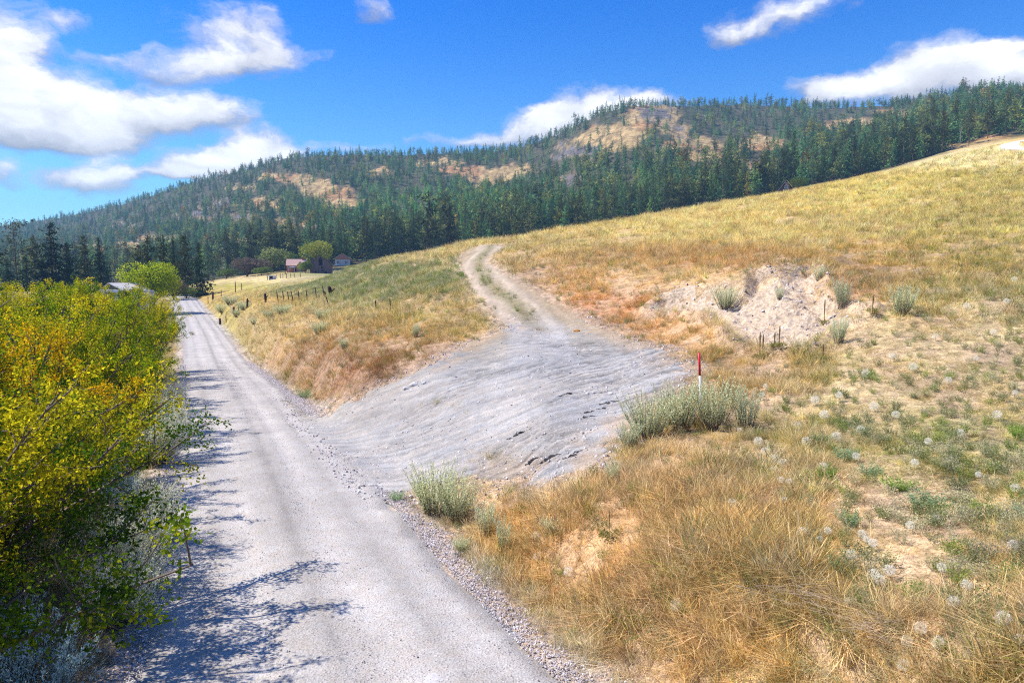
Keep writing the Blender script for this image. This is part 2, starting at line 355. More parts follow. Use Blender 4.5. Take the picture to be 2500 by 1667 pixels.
# ------------------------------------------------------------------ materials
def lin(r, g, b, k=1.0):
    f = lambda v: ((v / 255 + 0.055) / 1.055) ** 2.4 if v > 10 else v / 255 / 12.92
    return np.array([f(r), f(g), f(b)]) * k
class NT:
    def __init__(s, m): s.m = m; m.use_nodes = True; s.nt = m.node_tree; s.N = s.nt.nodes; s.L = s.nt.links; s.N.clear(); s.out = s.N.new('ShaderNodeOutputMaterial')
    def put(s, x, sock):
        if isinstance(x, bpy.types.NodeSocket): s.L.new(x, sock)
        else: sock.default_value = x
    def n(s, t, **k):
        n = s.N.new(t)
        for a, b in k.items(): setattr(n, a, b)
        return n
    def math(s, op, a, b=0.0, clamp=False):
        n = s.n('ShaderNodeMath', operation=op, use_clamp=clamp); s.put(a, n.inputs[0]); s.put(b, n.inputs[1]); return n.outputs[0]
    def mix(s, f, a, b, mode='MIX'):
        n = s.n('ShaderNodeMix', data_type='RGBA', blend_type=mode); s.put(f, n.inputs[0]); s.put(a, n.inputs[6]); s.put(b, n.inputs[7]); return n.outputs[2]
    def noise(s, scale, detail=4, rough=0.55, vec=None, sc=(1, 1, 1)):
        n = s.n('ShaderNodeTexNoise'); n.inputs['Scale'].default_value = scale; n.inputs['Detail'].default_value = detail; n.inputs['Roughness'].default_value = rough
        v = vec or s.n('ShaderNodeTexCoord').outputs['Object']
        if sc != (1, 1, 1): q = s.n('ShaderNodeVectorMath', operation='MULTIPLY'); s.L.new(v, q.inputs[0]); q.inputs[1].default_value = sc; v = q.outputs[0]
        s.L.new(v, n.inputs['Vector']); return n.outputs['Fac']
    def ramp(s, x, a, b, c=0.0, d=1.0):
        n = s.n('ShaderNodeMapRange', interpolation_type='SMOOTHSTEP')
        for i, v in enumerate((x, a, b, c, d)): s.put(v, n.inputs[i])
        return n.outputs[0]
    def attr(s, name, kind='GEOMETRY'): return s.n('ShaderNodeAttribute', attribute_name=name, attribute_type=kind)
    def bsdf(s, col, rough=0.9, bump=None, bs=0.3, bd=0.05, spec=0.2, metal=0.0):
        b = s.n('ShaderNodeBsdfPrincipled'); s.put(col, b.inputs['Base Color']); s.put(rough, b.inputs['Roughness']); b.inputs['Specular IOR Level'].default_value = spec; b.inputs['Metallic'].default_value = metal
        if bump is not None:
            k = s.n('ShaderNodeBump'); k.inputs['Strength'].default_value = bs; k.inputs['Distance'].default_value = bd; s.L.new(bump, k.inputs['Height']); s.L.new(k.outputs[0], b.inputs['Normal'])
        s.L.new(b.outputs[0], s.out.inputs[0]); return b
def newmat(name): return NT(bpy.data.materials.new(name))
def C4(c): return (float(c[0]), float(c[1]), float(c[2]), 1.0)
def plain(name, c, rough=0.8, var=0.25, scale=6, sc=(1, 1, 1), bump=0.2, spec=0.2, bd=0.02):
    t = newmat(name); n = t.noise(scale, 5, .6, sc=sc); k = t.ramp(n, .25, .75, 1 - var, 1 + var)
    mx = t.n('ShaderNodeVectorMath', operation='SCALE'); mx.inputs[0].default_value = tuple(map(float, c)); t.L.new(k, mx.inputs['Scale'])
    t.bsdf(mx.outputs[0], rough, n, bump, bd, spec); return t.m
def leafmat(name, trans=0.35, inst=False, gloss=0.12, var=0.0):
    """foliage: colour from the plant itself, light passing partly through"""
    t = newmat(name); a = t.attr('Col'); col = a.outputs['Color']
    if inst: b = t.attr('tint', 'INSTANCER'); col = t.mix(1.0, col, b.outputs['Color'], 'MULTIPLY')
    elif var:
        oi = t.n('ShaderNodeObjectInfo'); k = t.ramp(oi.outputs['Random'], 0, 1, 1 - var, 1 + var)
        s = t.n('ShaderNodeVectorMath', operation='SCALE'); t.L.new(col, s.inputs[0]); t.L.new(k, s.inputs['Scale']); col = s.outputs[0]
    d = t.n('ShaderNodeBsdfDiffuse'); t.L.new(col, d.inputs[0]); tr = t.n('ShaderNodeBsdfTranslucent'); t.L.new(col, tr.inputs[0])
    m = t.n('ShaderNodeMixShader'); m.inputs[0].default_value = trans; t.L.new(d.outputs[0], m.inputs[1]); t.L.new(tr.outputs[0], m.inputs[2])
    if gloss:
        g = t.n('ShaderNodeBsdfGlossy'); g.inputs['Roughness'].default_value = .45; g.inputs[0].default_value = (1, 1, 1, 1)
        f = t.n('ShaderNodeFresnel'); f.inputs[0].default_value = 1.4; k = t.math('MULTIPLY', f.outputs[0], gloss * 4)
        m2 = t.n('ShaderNodeMixShader'); t.L.new(k, m2.inputs[0]); t.L.new(m.outputs[0], m2.inputs[1]); t.L.new(g.outputs[0], m2.inputs[2]); m = m2
    t.L.new(m.outputs[0], t.out.inputs[0]); return t.m

# ------------------------------------------------------------------ what grows where
ZONES = [  # column,row,rx,ry,(colour), weight
 (560,800,90,110,(168,150,58),1.2),(640,900,60,60,(170,140,62),1.1),(520,740,40,40,(165,165,105),.9),
 (800,850,150,48,(140,76,40),3.0),(680,830,60,30,(176,120,50),1.2),(960,815,70,40,(140,86,46),1.6),(900,760,150,40,(196,150,72),1.0),
 (620,730,130,40,(196,164,110),1.0),(700,660,90,18,(175,168,115),1.0),(640,690,60,14,(196,150,62),1.3),(560,655,80,9,(170,165,60),1.0),(600,642,150,7,(232,206,150),1.4),(480,690,60,18,(184,150,70),.9),
 (870,640,150,42,(128,138,88),2.0),(800,690,70,30,(140,146,92),1.3),(1010,655,60,35,(150,150,92),1.0),(830,600,100,18,(205,172,122),1.3),(980,590,90,14,(206,180,118),1.3),
 (1010,700,80,32,(212,172,78),1.6),(1050,740,50,30,(178,150,76),1.0),(950,725,40,20,(150,158,50),1.2),(1120,680,50,50,(178,158,90),1.0),
 (1170,570,70,14,(196,168,100),1.2),(1250,560,100,22,(208,178,104),1.0),(1240,620,70,26,(200,158,110),1.6),(1340,640,80,35,(204,140,66),1.3),
 (1420,600,150,34,(205,156,84),1.0),(1560,590,170,22,(190,128,58),1.2),(1700,590,120,20,(176,116,60),1.4),(1420,720,110,42,(204,122,50),1.8),(1560,760,90,36,(204,146,80),1.5),(1350,700,50,30,(194,110,46),1.3),
 (1500,640,110,22,(206,160,100),1.2),(1620,800,60,40,(186,136,66),1.0),
 (1500,535,200,20,(212,182,96),1.2),(1800,530,250,34,(206,172,84),1.4),(2100,450,220,34,(206,178,80),1.4),(2250,420,150,22,(190,170,70),1.3),(1900,480,160,20,(198,168,76),1.1),(2300,520,160,60,(192,166,74),1.3),
 (2100,372,200,14,(230,208,146),1.4),(2250,350,120,14,(232,206,142),1.4),(1700,470,150,10,(205,180,104),.9),
 (2000,590,130,40,(190,142,66),1.2),(2170,600,110,30,(188,158,62),1.3),(1980,660,80,40,(166,104,56),1.4),(2100,680,90,40,(190,156,78),1.0),(2130,740,70,26,(196,152,66),1.1),
 (2200,720,170,50,(200,184,126),1.2),(2150,850,250,80,(205,184,128),1.3),(1950,830,110,40,(170,160,86),1.0),(1800,830,90,36,(192,150,76),1.1),(1700,860,70,40,(188,140,72),1.0),
 (1900,1000,150,70,(186,172,96),1.2),(2200,1040,180,60,(174,180,86),1.5),(2070,1060,80,50,(184,170,100),1.0),(1830,1080,110,60,(202,166,126),1.3),(2250,1180,170,90,(204,178,126),1.2),(2060,1150,90,70,(200,166,128),.9),
 (1560,1200,260,130,(196,146,92),1.3),(1450,1400,240,150,(186,132,74),1.2),(1750,1350,220,160,(190,150,82),1.2),(2100,1420,250,140,(190,156,98),1.1),(1850,1300,130,90,(186,156,70),1.0),(1330,1500,120,100,(186,160,112),1.0),
 (1200,1190,70,50,(184,136,76),1.0),(1290,1130,80,30,(196,166,150),1.2),(1400,1060,50,40,(176,150,92),1.0),(1120,1330,60,80,(176,140,84),1.0),(1250,1380,70,80,(178,134,72),1.0),
 (850,1100,40,40,(140,136,66),1.0),(690,940,50,20,(150,150,84),.9),(150,900,260,500,(120,120,64),.5)]
_zp = np.array([z[:4] for z in ZONES], float); _zw = np.array([z[5] for z in ZONES]); _zc = np.array([lin(*z[4]) for z in ZONES]) * 0.80
_zb = lin(196, 164, 96) * 0.8
def zonecol(px, py):
    out = np.zeros((px.size, 3)); p = px.ravel(); q = py.ravel()
    for k in range(0, p.size, 60000):
        a = p[k:k + 60000, None]; b = q[k:k + 60000, None]
        w = _zw * np.exp(-((a - _zp[:, 0]) / _zp[:, 2]) ** 2 - ((b - _zp[:, 1]) / _zp[:, 3]) ** 2); s = w.sum(1, keepdims=True) + 0.12
        out[k:k + 60000] = (w @ _zc + 0.12 * _zb) / s
    return out.reshape(px.shape + (3,))
# clearings, scree and bluffs on the mountain, in column,row of the photo
BARE = [(1400,320,85,36,0),(1340,345,55,18,1),(1500,262,75,34,2),(1440,300,60,30,0),(1600,330,80,16,0),(1290,345,18,26,1),(1620,360,60,14,0),
 (1180,390,60,14,0),(1090,392,90,12,0),(1010,375,60,9,0),(1130,408,70,12,0),(700,415,60,16,0),(760,445,60,20,0),(800,470,50,18,0),(640,405,50,9,0),(560,432,45,5,0),(720,430,45,20,0),(610,470,36,16,0),
 (460,490,38,15,1),(560,500,44,13,1),(400,505,30,10,1),(280,515,30,8,1),(520,465,34,12,1),(360,548,60,12,0),(260,568,90,9,0),(660,520,60,16,2),(560,560,60,16,2),(900,560,20,5,0),
 (1960,282,80,10,0),(2060,262,60,9,0),(1900,292,40,5,0),(1860,378,80,10,0),(1760,372,60,10,2),(1740,400,50,20,2),(1750,330,60,20,0),(2090,335,40,13,0),(2050,348,50,8,0),(2230,340,70,12,0),(1310,412,40,10,1),(1720,425,30,16,0),
 (2330,290,24,14,2),(1640,420,20,8,0),(1100,430,22,9,0),(870,395,40,8,0),(2260,322,60,10,0),(1560,300,40,20,2)]
_bp = np.array(BARE, float)
def barecov(px, py):
    """how bare (0..1) and how rocky the mountain ground is"""
    wx = px + (fbm(px / 22, py / 12, 4) - .5) * 60; wy = py + (fbm(px / 20 + 50, py / 9, 4) - .5) * 26
    b = np.zeros(px.shape); r = np.zeros(px.shape)
    for cx, cy, rx, ry, t in BARE:
        g = np.exp(-(((wx - cx) / rx / .85) ** 2 + ((wy - cy) / ry / .85) ** 2) ** 1.5)
        b = np.maximum(b, g); r = np.maximum(r, g * (1.0 if t == 1 else 0.45 if t == 2 else 0.12))
    return b, r
def groundcol(X, Y, Z):
    px, py = proj(X, Y, Z)
    px2 = px + (fbm(X / 2.5, Y / 2.5, 4) - .5) * 90; py2 = py + (fbm(X / 2.5 + 31, Y / 2.5, 4) - .5) * 60 * np.clip((py - 560) / 300, .25, 1)
    c = zonecol(px2, py2)
    n = fbm(X / 1.3 + 3, Y / 1.3, 5, .6)[..., None]; n2 = fbm(X / 9, Y / 9 + 60, 4)[..., None]
    c = c * np.array([1.12, 1.12, 1.10]) * (0.62 + 0.62 * n) * (0.80 + 0.4 * n2)
    soil = lin(206, 174, 146) * .66; k = sst(fbm(X / .8, Y / .8 + 20, 4), .50, .66)[..., None] * .55; c = c * (1 - k) + soil * k
    D, _ = road_d(X, Y); k = sst(-np.abs(D), -RW - 1.1, -RW - .3)[..., None] * .8; c = c * (1 - k) + lin(196, 190, 190) * .7 * (.55 + .9 * n) * k
    k = (sst(apron_d(X, Y), -.9, -.1) * .7)[..., None]; c = c * (1 - k) + lin(192, 176, 160) * .7 * (.7 + .6 * n) * k
    k = (sst(sand_d(X, Y), -.9, -.1) * .6)[..., None]; c = c * (1 - k) + lin(214, 190, 160) * .7 * (.7 + .6 * n) * k
    lum = c.mean(-1, keepdims=True); c = c * .90 + lum * np.array([1.34, 1.06, .56]) * .10
    c = c * (1 + .18 * (sst(px, 1350, 1500) * sst(py, 600, 520)))[..., None]
    # mountain
    m = sst(Y, 280, 340)[..., None]
    b, r = barecov(px, py)
    straw = lin(208, 176, 122) * .68; duff = lin(96, 92, 70) * .8; rock = lin(128, 120, 116) * .7; rust = lin(176, 112, 74) * .75
    n3 = fbm(X / 16, Y / 16, 5, .6)[..., None]; n4 = fbm(X / 45 + 9, Y / 45, 4)[..., None]
    rk = sst(r[..., None] + (n3 - .5) * 1.2, .32, .62)
    mc = straw * (.55 + .6 * n3) * (.7 + .6 * sst(fbm(X / 5, Y / 5, 4, .6), .35, .55)[..., None]); mc = mc * (1 - .5 * sst(n4, .5, .65)) + rust * .5 * sst(n4, .5, .65)
    mc = mc * (1 - rk) + rock * (.45 + 1.1 * fbm(X / 6, Y / 6, 4)[..., None]) * rk
    bb = sst(b[..., None] + (n3 - .5) * .5, .18, .5); mc = duff * (.7 + .6 * n3) * (1 - bb) + mc * bb
    return np.clip(c * (1 - m) + mc * m, 0.01, .8)

def fan(th, rr):
    T, R = np.meshgrid(th, rr, indexing='ij'); return R * np.sin(T), R * np.cos(T)
def build_ground():
    a = np.concatenate([np.linspace(-math.pi, -0.9, 34)[:-1], np.linspace(-0.9, -0.7, 12)[:-1], np.linspace(-0.7, 0.7, 560)[:-1], np.linspace(0.7, 0.9, 12)[:-1], np.linspace(0.9, math.pi, 34)[:-1]])
    r = np.concatenate([[0.3, 1, 2, 3], np.exp(np.linspace(math.log(4), math.log(2600), 470))])
    X, Y = fan(a, r); Z = terrain(X, Y); D, I = road_d(X, Y)
    ap = apron_d(X, Y); sd = sand_d(X, Y)
    C = groundcol(X, Y, Z); nb = (.55 * (1 - sst(Y, 45, 110)) * (.5 + fbm(X / .6, Y / .6, 4)))[..., None]; C = C * (1 - nb) + lin(206, 176, 148) * .66 * (.5 + fbm(X / .5, Y / .5 + 9, 5, .65))[..., None] * nb
    ms = sst(Y, 300, 360); Z = Z + ms * ((fbm(X / 9, Y / 9, 4) - .5) * 5)
    Z = Z - 0.10 * (1 - sst(np.abs(D), RW - .3, RW + .05)) - 0.10 * sst(ap, .1, .5)
    na, nr = X.shape
    i = np.arange(na)[:, None]; j = np.arange(nr - 1)[None]
    v = lambda i, j: (i % na) * nr + j
    Q = np.stack([v(i, j), v(i, j + 1), v(i + 1, j + 1), v(i + 1, j)], -1).reshape(-1, 4)
    V = np.stack([X, Y, Z], -1).reshape(-1, 3); Cc = C.reshape(-1, 3)
    V = np.concatenate([V, [[0, 0, float(Z[:, 0].mean())]]]); Cc = np.concatenate([Cc, Cc[:1]])
    tri = np.stack([np.full(na, len(V) - 1), v(np.arange(na), 0), v(np.arange(na) + 1, 0)], -1)
    t = newmat('dry_hillside_soil'); at_ = t.attr('Col'); nn = t.noise(3.0, 9, .72); k = t.ramp(nn, .3, .7, .55, 1.4); k = t.math('MULTIPLY', k, t.ramp(t.noise(26, 4, .7), .32, .68, .6, 1.4)); n2 = t.noise(.12, 8, .7); k2 = t.ramp(n2, .3, .7, .75, 1.25)
    s = t.n('ShaderNodeVectorMath', operation='SCALE'); t.L.new(at_.outputs['Color'], s.inputs[0]); t.L.new(t.math('MULTIPLY', k, k2), s.inputs['Scale'])
    t.bsdf(s.outputs[0], .95, nn, .5, .12, .05)
    dist = np.hypot(V[:, 0], V[:, 1])
    near = dist[Q].mean(1) < 325
    me = make_mesh('hillside_ground', V, Q[near], tri, Cc, True, [t.m])
    tag(link('ground', me), 'grassy hillside falling to the gravel road', kind='structure')
    used = np.unique(Q[~near]); mp = np.full(len(V), -1); mp[used] = np.arange(len(used))
    t2 = newmat('mountain_ground'); at_ = t2.attr('Col'); nn = t2.noise(.16, 9, .72); k = t2.ramp(nn, .3, .7, .55, 1.4)
    s = t2.n('ShaderNodeVectorMath', operation='SCALE'); t2.L.new(at_.outputs['Color'], s.inputs[0]); t2.L.new(k, s.inputs['Scale'])
    t2.bsdf(s.outputs[0], .95, nn, .9, 3.0, .05)
    me = make_mesh('mountain', V[used], mp[Q[~near]], None, Cc[used], True, [t2.m])
    tag(link('mountain', me), 'wooded mountain with bare bluffs behind the fields', kind='structure')
build_ground()

def gravel_mat(name, base, warm, track=None, fine=34):
    t = newmat(name); tc = t.n('ShaderNodeTexCoord').outputs['Object']
    a = t.attr('Col')
    n1 = t.noise(fine, 3, .7, tc); n2 = t.noise(3.2, 6, .6, tc); n3 = t.noise(.5, 4, .6, tc)
    v = t.n('ShaderNodeTexVoronoi'); v.inputs['Scale'].default_value = 22; t.L.new(tc, v.inputs['Vector']); v2 = t.n('ShaderNodeTexVoronoi'); v2.inputs['Scale'].default_value = 9; t.L.new(tc, v2.inputs['Vector'])
    speck = t.ramp(v.outputs['Distance'], .10, .30, 1, 0); keep = t.ramp(t.noise(11, 3, .6, tc), .50, .62)
    c = t.mix(t.ramp(n2, .3, .7), C4(base), C4(warm)); c = t.mix(1.0, c, a.outputs['Color'], 'MULTIPLY')
    k = t.ramp(n1, .3, .7, .72, 1.22); k = t.math('MULTIPLY', k, t.ramp(n3, .3, .7, .9, 1.08))
    k = t.math('MULTIPLY', k, t.ramp(t.math('MULTIPLY', speck, keep), 0, 1, 1, .55))
    s = t.n('ShaderNodeVectorMath', operation='SCALE'); t.L.new(c, s.inputs[0]); t.L.new(k, s.inputs['Scale'])
    h = t.math('ADD', t.math('MULTIPLY', n1, .7), t.math('MULTIPLY', t.ramp(v.outputs['Distance'], 0, .5, 1, 0), .6)); h = t.math('ADD', h, t.math('MULTIPLY', n2, 1.2))
    t.bsdf(s.outputs[0], .95, h, .55, .03, .1); return t.m
def build_road():
    # stations get denser towards the viewer
    ids = []; s = 40.0
    Ssel = []
    s = 0.0
    while s < RS[-1]:
        Ssel.append(s); y = abs(float(np.interp(s, RS, RY))); s += max(0.06, min(1.6, y * 0.012)) if np.interp(s, RS, RY) > 0 else 0.5
    Ssel = np.array(Ssel); cx = np.interp(Ssel, RS, RX); cy = np.interp(Ssel, RS, RY); nx = np.interp(Ssel, RS, RN[:, 0]); ny = np.interp(Ssel, RS, RN[:, 1])
    K = 46; o = np.linspace(-1, 1, K) * (RW + .35)
    edge = (fbm(Ssel / .8, Ssel * 0, 5, .65) - .5) * 1.3; edge2 = (fbm(Ssel / 1.1, Ssel * 0 + 7, 4) - .5) * .7
    X = cx[:, None] + nx[:, None] * o; Y = cy[:, None] + ny[:, None] * o
    D = np.broadcast_to(o, X.shape); Z = terrain(X, Y)
    tr = np.exp(-((D - 0.75) / .28) ** 2) + np.exp(-((D + 0.95) / .32) ** 2) + .7 * np.exp(-((D - 2.0) / .22) ** 2) + .5 * np.exp(-((D + 2.05) / .25) ** 2)
    wav = (fbm(D * 3.0, Ssel[:, None] / 9, 4) - .5)
    rim = np.where(D > 0, D - edge[:, None], -D + edge2[:, None])
    Z = Z + 0.02 - .025 * tr + wav * .03 + (fbm(X * 3, Y * 3, 3) - .5) * .025 - 0.13 * sst(rim, RW - .5, RW + .25)
    chat = np.clip(.5 + .5 * (fbm(X * .9, Y * .9, 5, .65) - .5) * 4, 0, 1); loose = np.exp(-((D - .05) / .15) ** 2) * 1.1 + np.exp(-((D - 1.45) / .10) ** 2) * .8 + np.exp(-((D + 1.5) / .10) ** 2) * .6 + sst(np.abs(D), RW - .7, RW - .2) * .8
    mark = np.clip(.93 + .12 * chat - .20 * loose * (.2 + 1.6 * fbm(D * 9 + 3, Ssel[:, None] / .8, 5, .65)) + .12 * tr + (fbm(D * 2.5, Ssel[:, None] / 14, 4) - .5) * .28, .5, 1.25)
    colr = mark[..., None] * np.array([1, .99, 1.0])
    n, m = X.shape; i = np.arange(n - 1)[:, None]; j = np.arange(m - 1)[None]; Q = np.stack([i * m + j, i * m + j + 1, (i + 1) * m + j + 1, (i + 1) * m + j], -1).reshape(-1, 4)
    me = make_mesh('gravel_road', np.stack([X, Y, Z], -1).reshape(-1, 3), Q, None, colr.reshape(-1, 3), True, [gravel_mat('road_gravel', lin(208, 203, 197) * .70, lin(204, 195, 184) * .69)])
    tag(link('road', me), 'pale gravel road running away beside the hedge', kind='structure')
build_road()
def build_sheet(name, label, df, x0, x1, y0, y1, step, mat, colf, amp, lift=.03):
    v = np.exp(np.arange(math.log(y0), math.log(y1), step)); u = np.arange(x0, x1, step)
    U, Y = np.meshgrid(u, v, indexing='ij'); X = U * Y; d = df(X, Y)
    dn = d + (fbm(X * 1.6, Y * 1.6, 4, .6) - .5) * amp
    Z = terrain(X, Y) + lift - 0.14 * (1 - sst(dn, -.25, .15)); C = colf(X, Y, d)
    keep = dn > -.35; n, m = X.shape; i = np.arange(n - 1)[:, None]; j = np.arange(m - 1)[None]
    kq = keep[:-1, :-1] & keep[1:, :-1] & keep[:-1, 1:] & keep[1:, 1:]
    Q = np.stack([i * m + j, (i + 1) * m + j, (i + 1) * m + j + 1, i * m + j + 1], -1)[kq]
    used = np.unique(Q); mp = np.full(n * m, -1); mp[used] = np.arange(len(used))
    me = make_mesh(name, np.stack([X, Y, Z], -1).reshape(-1, 3)[used], mp[Q], None, C.reshape(-1, 3)[used], True, [mat])
    tag(link(name, me), label, kind='structure')
def apron_col(X, Y, d):
    Z = terrain(X, Y); px, py = proj(X, Y, Z)
    g = np.ones(X.shape + (3,)); blue = np.array([.87, .88, .90]); warm = np.array([1.06, .97, .86]); pale = np.array([1.12, 1.1, 1.08])
    w = sst(fbm(X / 2, Y / 2, 4), .35, .6)[..., None]; g = g * (1 - w) + blue * w; w = (.22 * sst(fbm(X / 2.6 + 40, Y / 1.4, 5, .6), .50, .64))[..., None]; g = g * (1 - w) + np.array([1.10, .97, .82]) * w
    k = sst(py, 780, 700)[..., None]; g = g * (1 - k) + warm * np.array([1.0, .94, .80]) * k
    k = np.exp(-((px - 1480) / 90) ** 2 - ((py - 850) / 20) ** 2)[..., None] * .8; g = g * (1 - k) + pale * 1.05 * k
    rd_ = road_d(X, Y)[0]; k = (sst(d, 1.6, .1) * sst(rd_, RW + 1.2, RW + 2.8) * sst(fbm(X, Y, 4), .3, .55))[..., None]; g = g * (1 - k) + np.array([1.12, .93, .74]) * k
    # green strip between the two wheel tracks of the drive
    mid = np.interp(Y, [32, 34, 38, 45, 52, 57, 62], [1.2, .85, .2, -1.46, -2.5, -2.7, -2.0]); 
    k = (np.exp(-((X - mid) / .42) ** 2) * sst(Y, 31, 36))[..., None]; g = g * (1 - k) + np.array([.66, .60, .36]) * k
    q, t = flow(X, Y)
    st = fbm(q / .18, t / 3, 6, .7)[..., None]; g = g * (.62 + .76 * st) * (.80 + .4 * fbm(X * 5, Y * 5, 4, .7)[..., None])
    rut = np.abs(2 * fbm(q / 0.20, t / 2.2, 5, .65) - 1); dk = ((1 - sst(rut, 0.0, 0.22)) * sst(fbm(X / 3.5 + 9, Y / 3.5, 3), .40, .58) * sst(X, -6, 0) * sst(Y, 34, 28))[..., None]
    mid = X - np.interp(Y, MIDY, MIDX); w = sst(Y, 24, 32)
    for c_ in (-.85, .85): g = g * (1 + (.16 * w * np.exp(-((mid - c_) / .24) ** 2))[..., None])
    g = g * (1 - (.16 * w * sst(np.abs(mid), 1.1, 1.6))[..., None] * np.array([.6, .9, 1.6]))
    return g * (1 - .45 * dk)
build_sheet('driveway', 'rutted grey dirt turn-in narrowing to a two-track drive', apron_d, -.42, .40, 11, 90, .0042, gravel_mat('driveway_dirt', lin(190, 188, 187) * .66, lin(200, 192, 184) * .68, fine=26), apron_col, 1.0)
build_sheet('sand_bank', 'eroded pale sand face cut in the slope', sand_d, .10, .60, 17, 40, .0035, plain('bank_sand', lin(222, 198, 172) * .66, .95, .36, 7, (1, 1, 1), .8, .05, .10), lambda X, Y, d: np.ones(X.shape + (3,)), .9, .05)
# ------------------------------------------------------------------ plants: generators
RG = np.random.default_rng
def blades(n, h, spread, width, bend, seed, seg=3, hv=.35, lean=.25, base=(1, 1, 1), var=.3, head=0.0, flat=0.0):
    """n curved tapering grass blades of unit tint; returns verts, quads, colours"""
    g = RG(seed); a = g.uniform(0, 2 * np.pi, n); r = spread * np.sqrt(g.random(n)); bx, by = r * np.cos(a), r * np.sin(a)
    hh = h * (1 - hv * g.random(n)); d = a + g.normal(0, .9, n); ln = np.abs(g.normal(lean, lean * .5, n)) + flat * g.random(n); bd = bend * g.uniform(.3, 1.3, n)
    tw = g.uniform(0, np.pi, n); V = []; 
    for s in range(seg + 1):
        f = s / seg; o = hh * (ln * f + bd * f * f); z = hh * f * np.sqrt(np.clip(1 - (ln * .6 + bd * f * .6) ** 2, .08, 1))
        w = width * (1 - f * .75) * (1 + head * np.exp(-((f - .85) / .15) ** 2)) * .5
        cx, cy = bx + np.cos(d) * o, by + np.sin(d) * o
        V.append(np.stack([cx - np.cos(tw) * w, cy - np.sin(tw) * w, z], -1)); V.append(np.stack([cx + np.cos(tw) * w, cy + np.sin(tw) * w, z], -1))
    V = np.stack(V, 1); k = 2 * (seg + 1); base_i = np.arange(n)[:, None] * k
    Q = np.concatenate([np.stack([base_i[:, 0] + 2 * s, base_i[:, 0] + 2 * s + 1, base_i[:, 0] + 2 * s + 3, base_i[:, 0] + 2 * s + 2], -1) for s in range(seg)])
    c = np.asarray(base) * (1 + var * (g.random((n, 1)) - .5) * 2) * (1 + .12 * (g.random((n, 3)) - .5)); C = np.repeat(c, k, 0)
    return V.reshape(-1, 3), Q, C
def join(parts):
    V = []; Q = []; C = []; o = 0
    for v, q, c in parts: V.append(v); Q.append(q + o); C.append(c); o += len(v)
    return np.concatenate(V), np.concatenate(Q), np.concatenate(C)
def leafquads(P, D, L, W, g, col):
    """diamond leaves at P pointing along D"""
    n = len(P); D = D / np.maximum(np.linalg.norm(D, axis=1, keepdims=True), 1e-6); R = g.normal(0, 1, (n, 3)); S = np.cross(D, R); S /= np.maximum(np.linalg.norm(S, axis=1, keepdims=True), 1e-6)
    L = np.broadcast_to(L, (n,))[:, None]; W = np.broadcast_to(W, (n,))[:, None]
    V = np.stack([P, P + D * L * .5 + S * W * .5, P + D * L, P + D * L * .5 - S * W * .5], 1).reshape(-1, 3)
    return V, np.arange(4 * n).reshape(n, 4), np.repeat(col, 4, 0)
def tubes(lines, sides=4):
    """lines: list of (points k x 3, radii k)"""
    V = []; Q = []; o = 0
    for p, r in lines:
        p = np.asarray(p, float); k = len(p); t = np.gradient(p, axis=0); t /= np.maximum(np.linalg.norm(t, axis=1, keepdims=True), 1e-6)
        up = np.where(np.abs(t[:, 2:3]) > .9, [[1, 0, 0]], [[0, 0, 1]]); s = np.cross(t, up); s /= np.maximum(np.linalg.norm(s, axis=1, keepdims=True), 1e-6); b = np.cross(s, t)
        an = np.arange(sides) * 2 * np.pi / sides; r = np.asarray(r, float)
        ring = p[:, None] + r[:, None, None] * (np.cos(an)[None, :, None] * s[:, None] + np.sin(an)[None, :, None] * b[:, None]); V.append(ring.reshape(-1, 3))
        i = np.arange(k - 1)[:, None] * sides; j = np.arange(sides)[None]; j2 = (j + 1) % sides
        Q.append(np.stack([i + j, i + j2, i + sides + j2, i + sides + j], -1).reshape(-1, 4) + o); o += k * sides
    return np.concatenate(V), np.concatenate(Q)
def arc(p, d, L, k, g, grav=-.2, wob=.12):
    """a wandering branch from p along d"""
    pts = [np.array(p, float)]; d = np.array(d, float); d /= np.linalg.norm(d)
    for i in range(k):
        d = d + g.normal(0, wob, 3) + np.array([0, 0, grav / k]); d /= np.linalg.norm(d); pts.append(pts[-1] + d * L / k)
    return np.array(pts), d

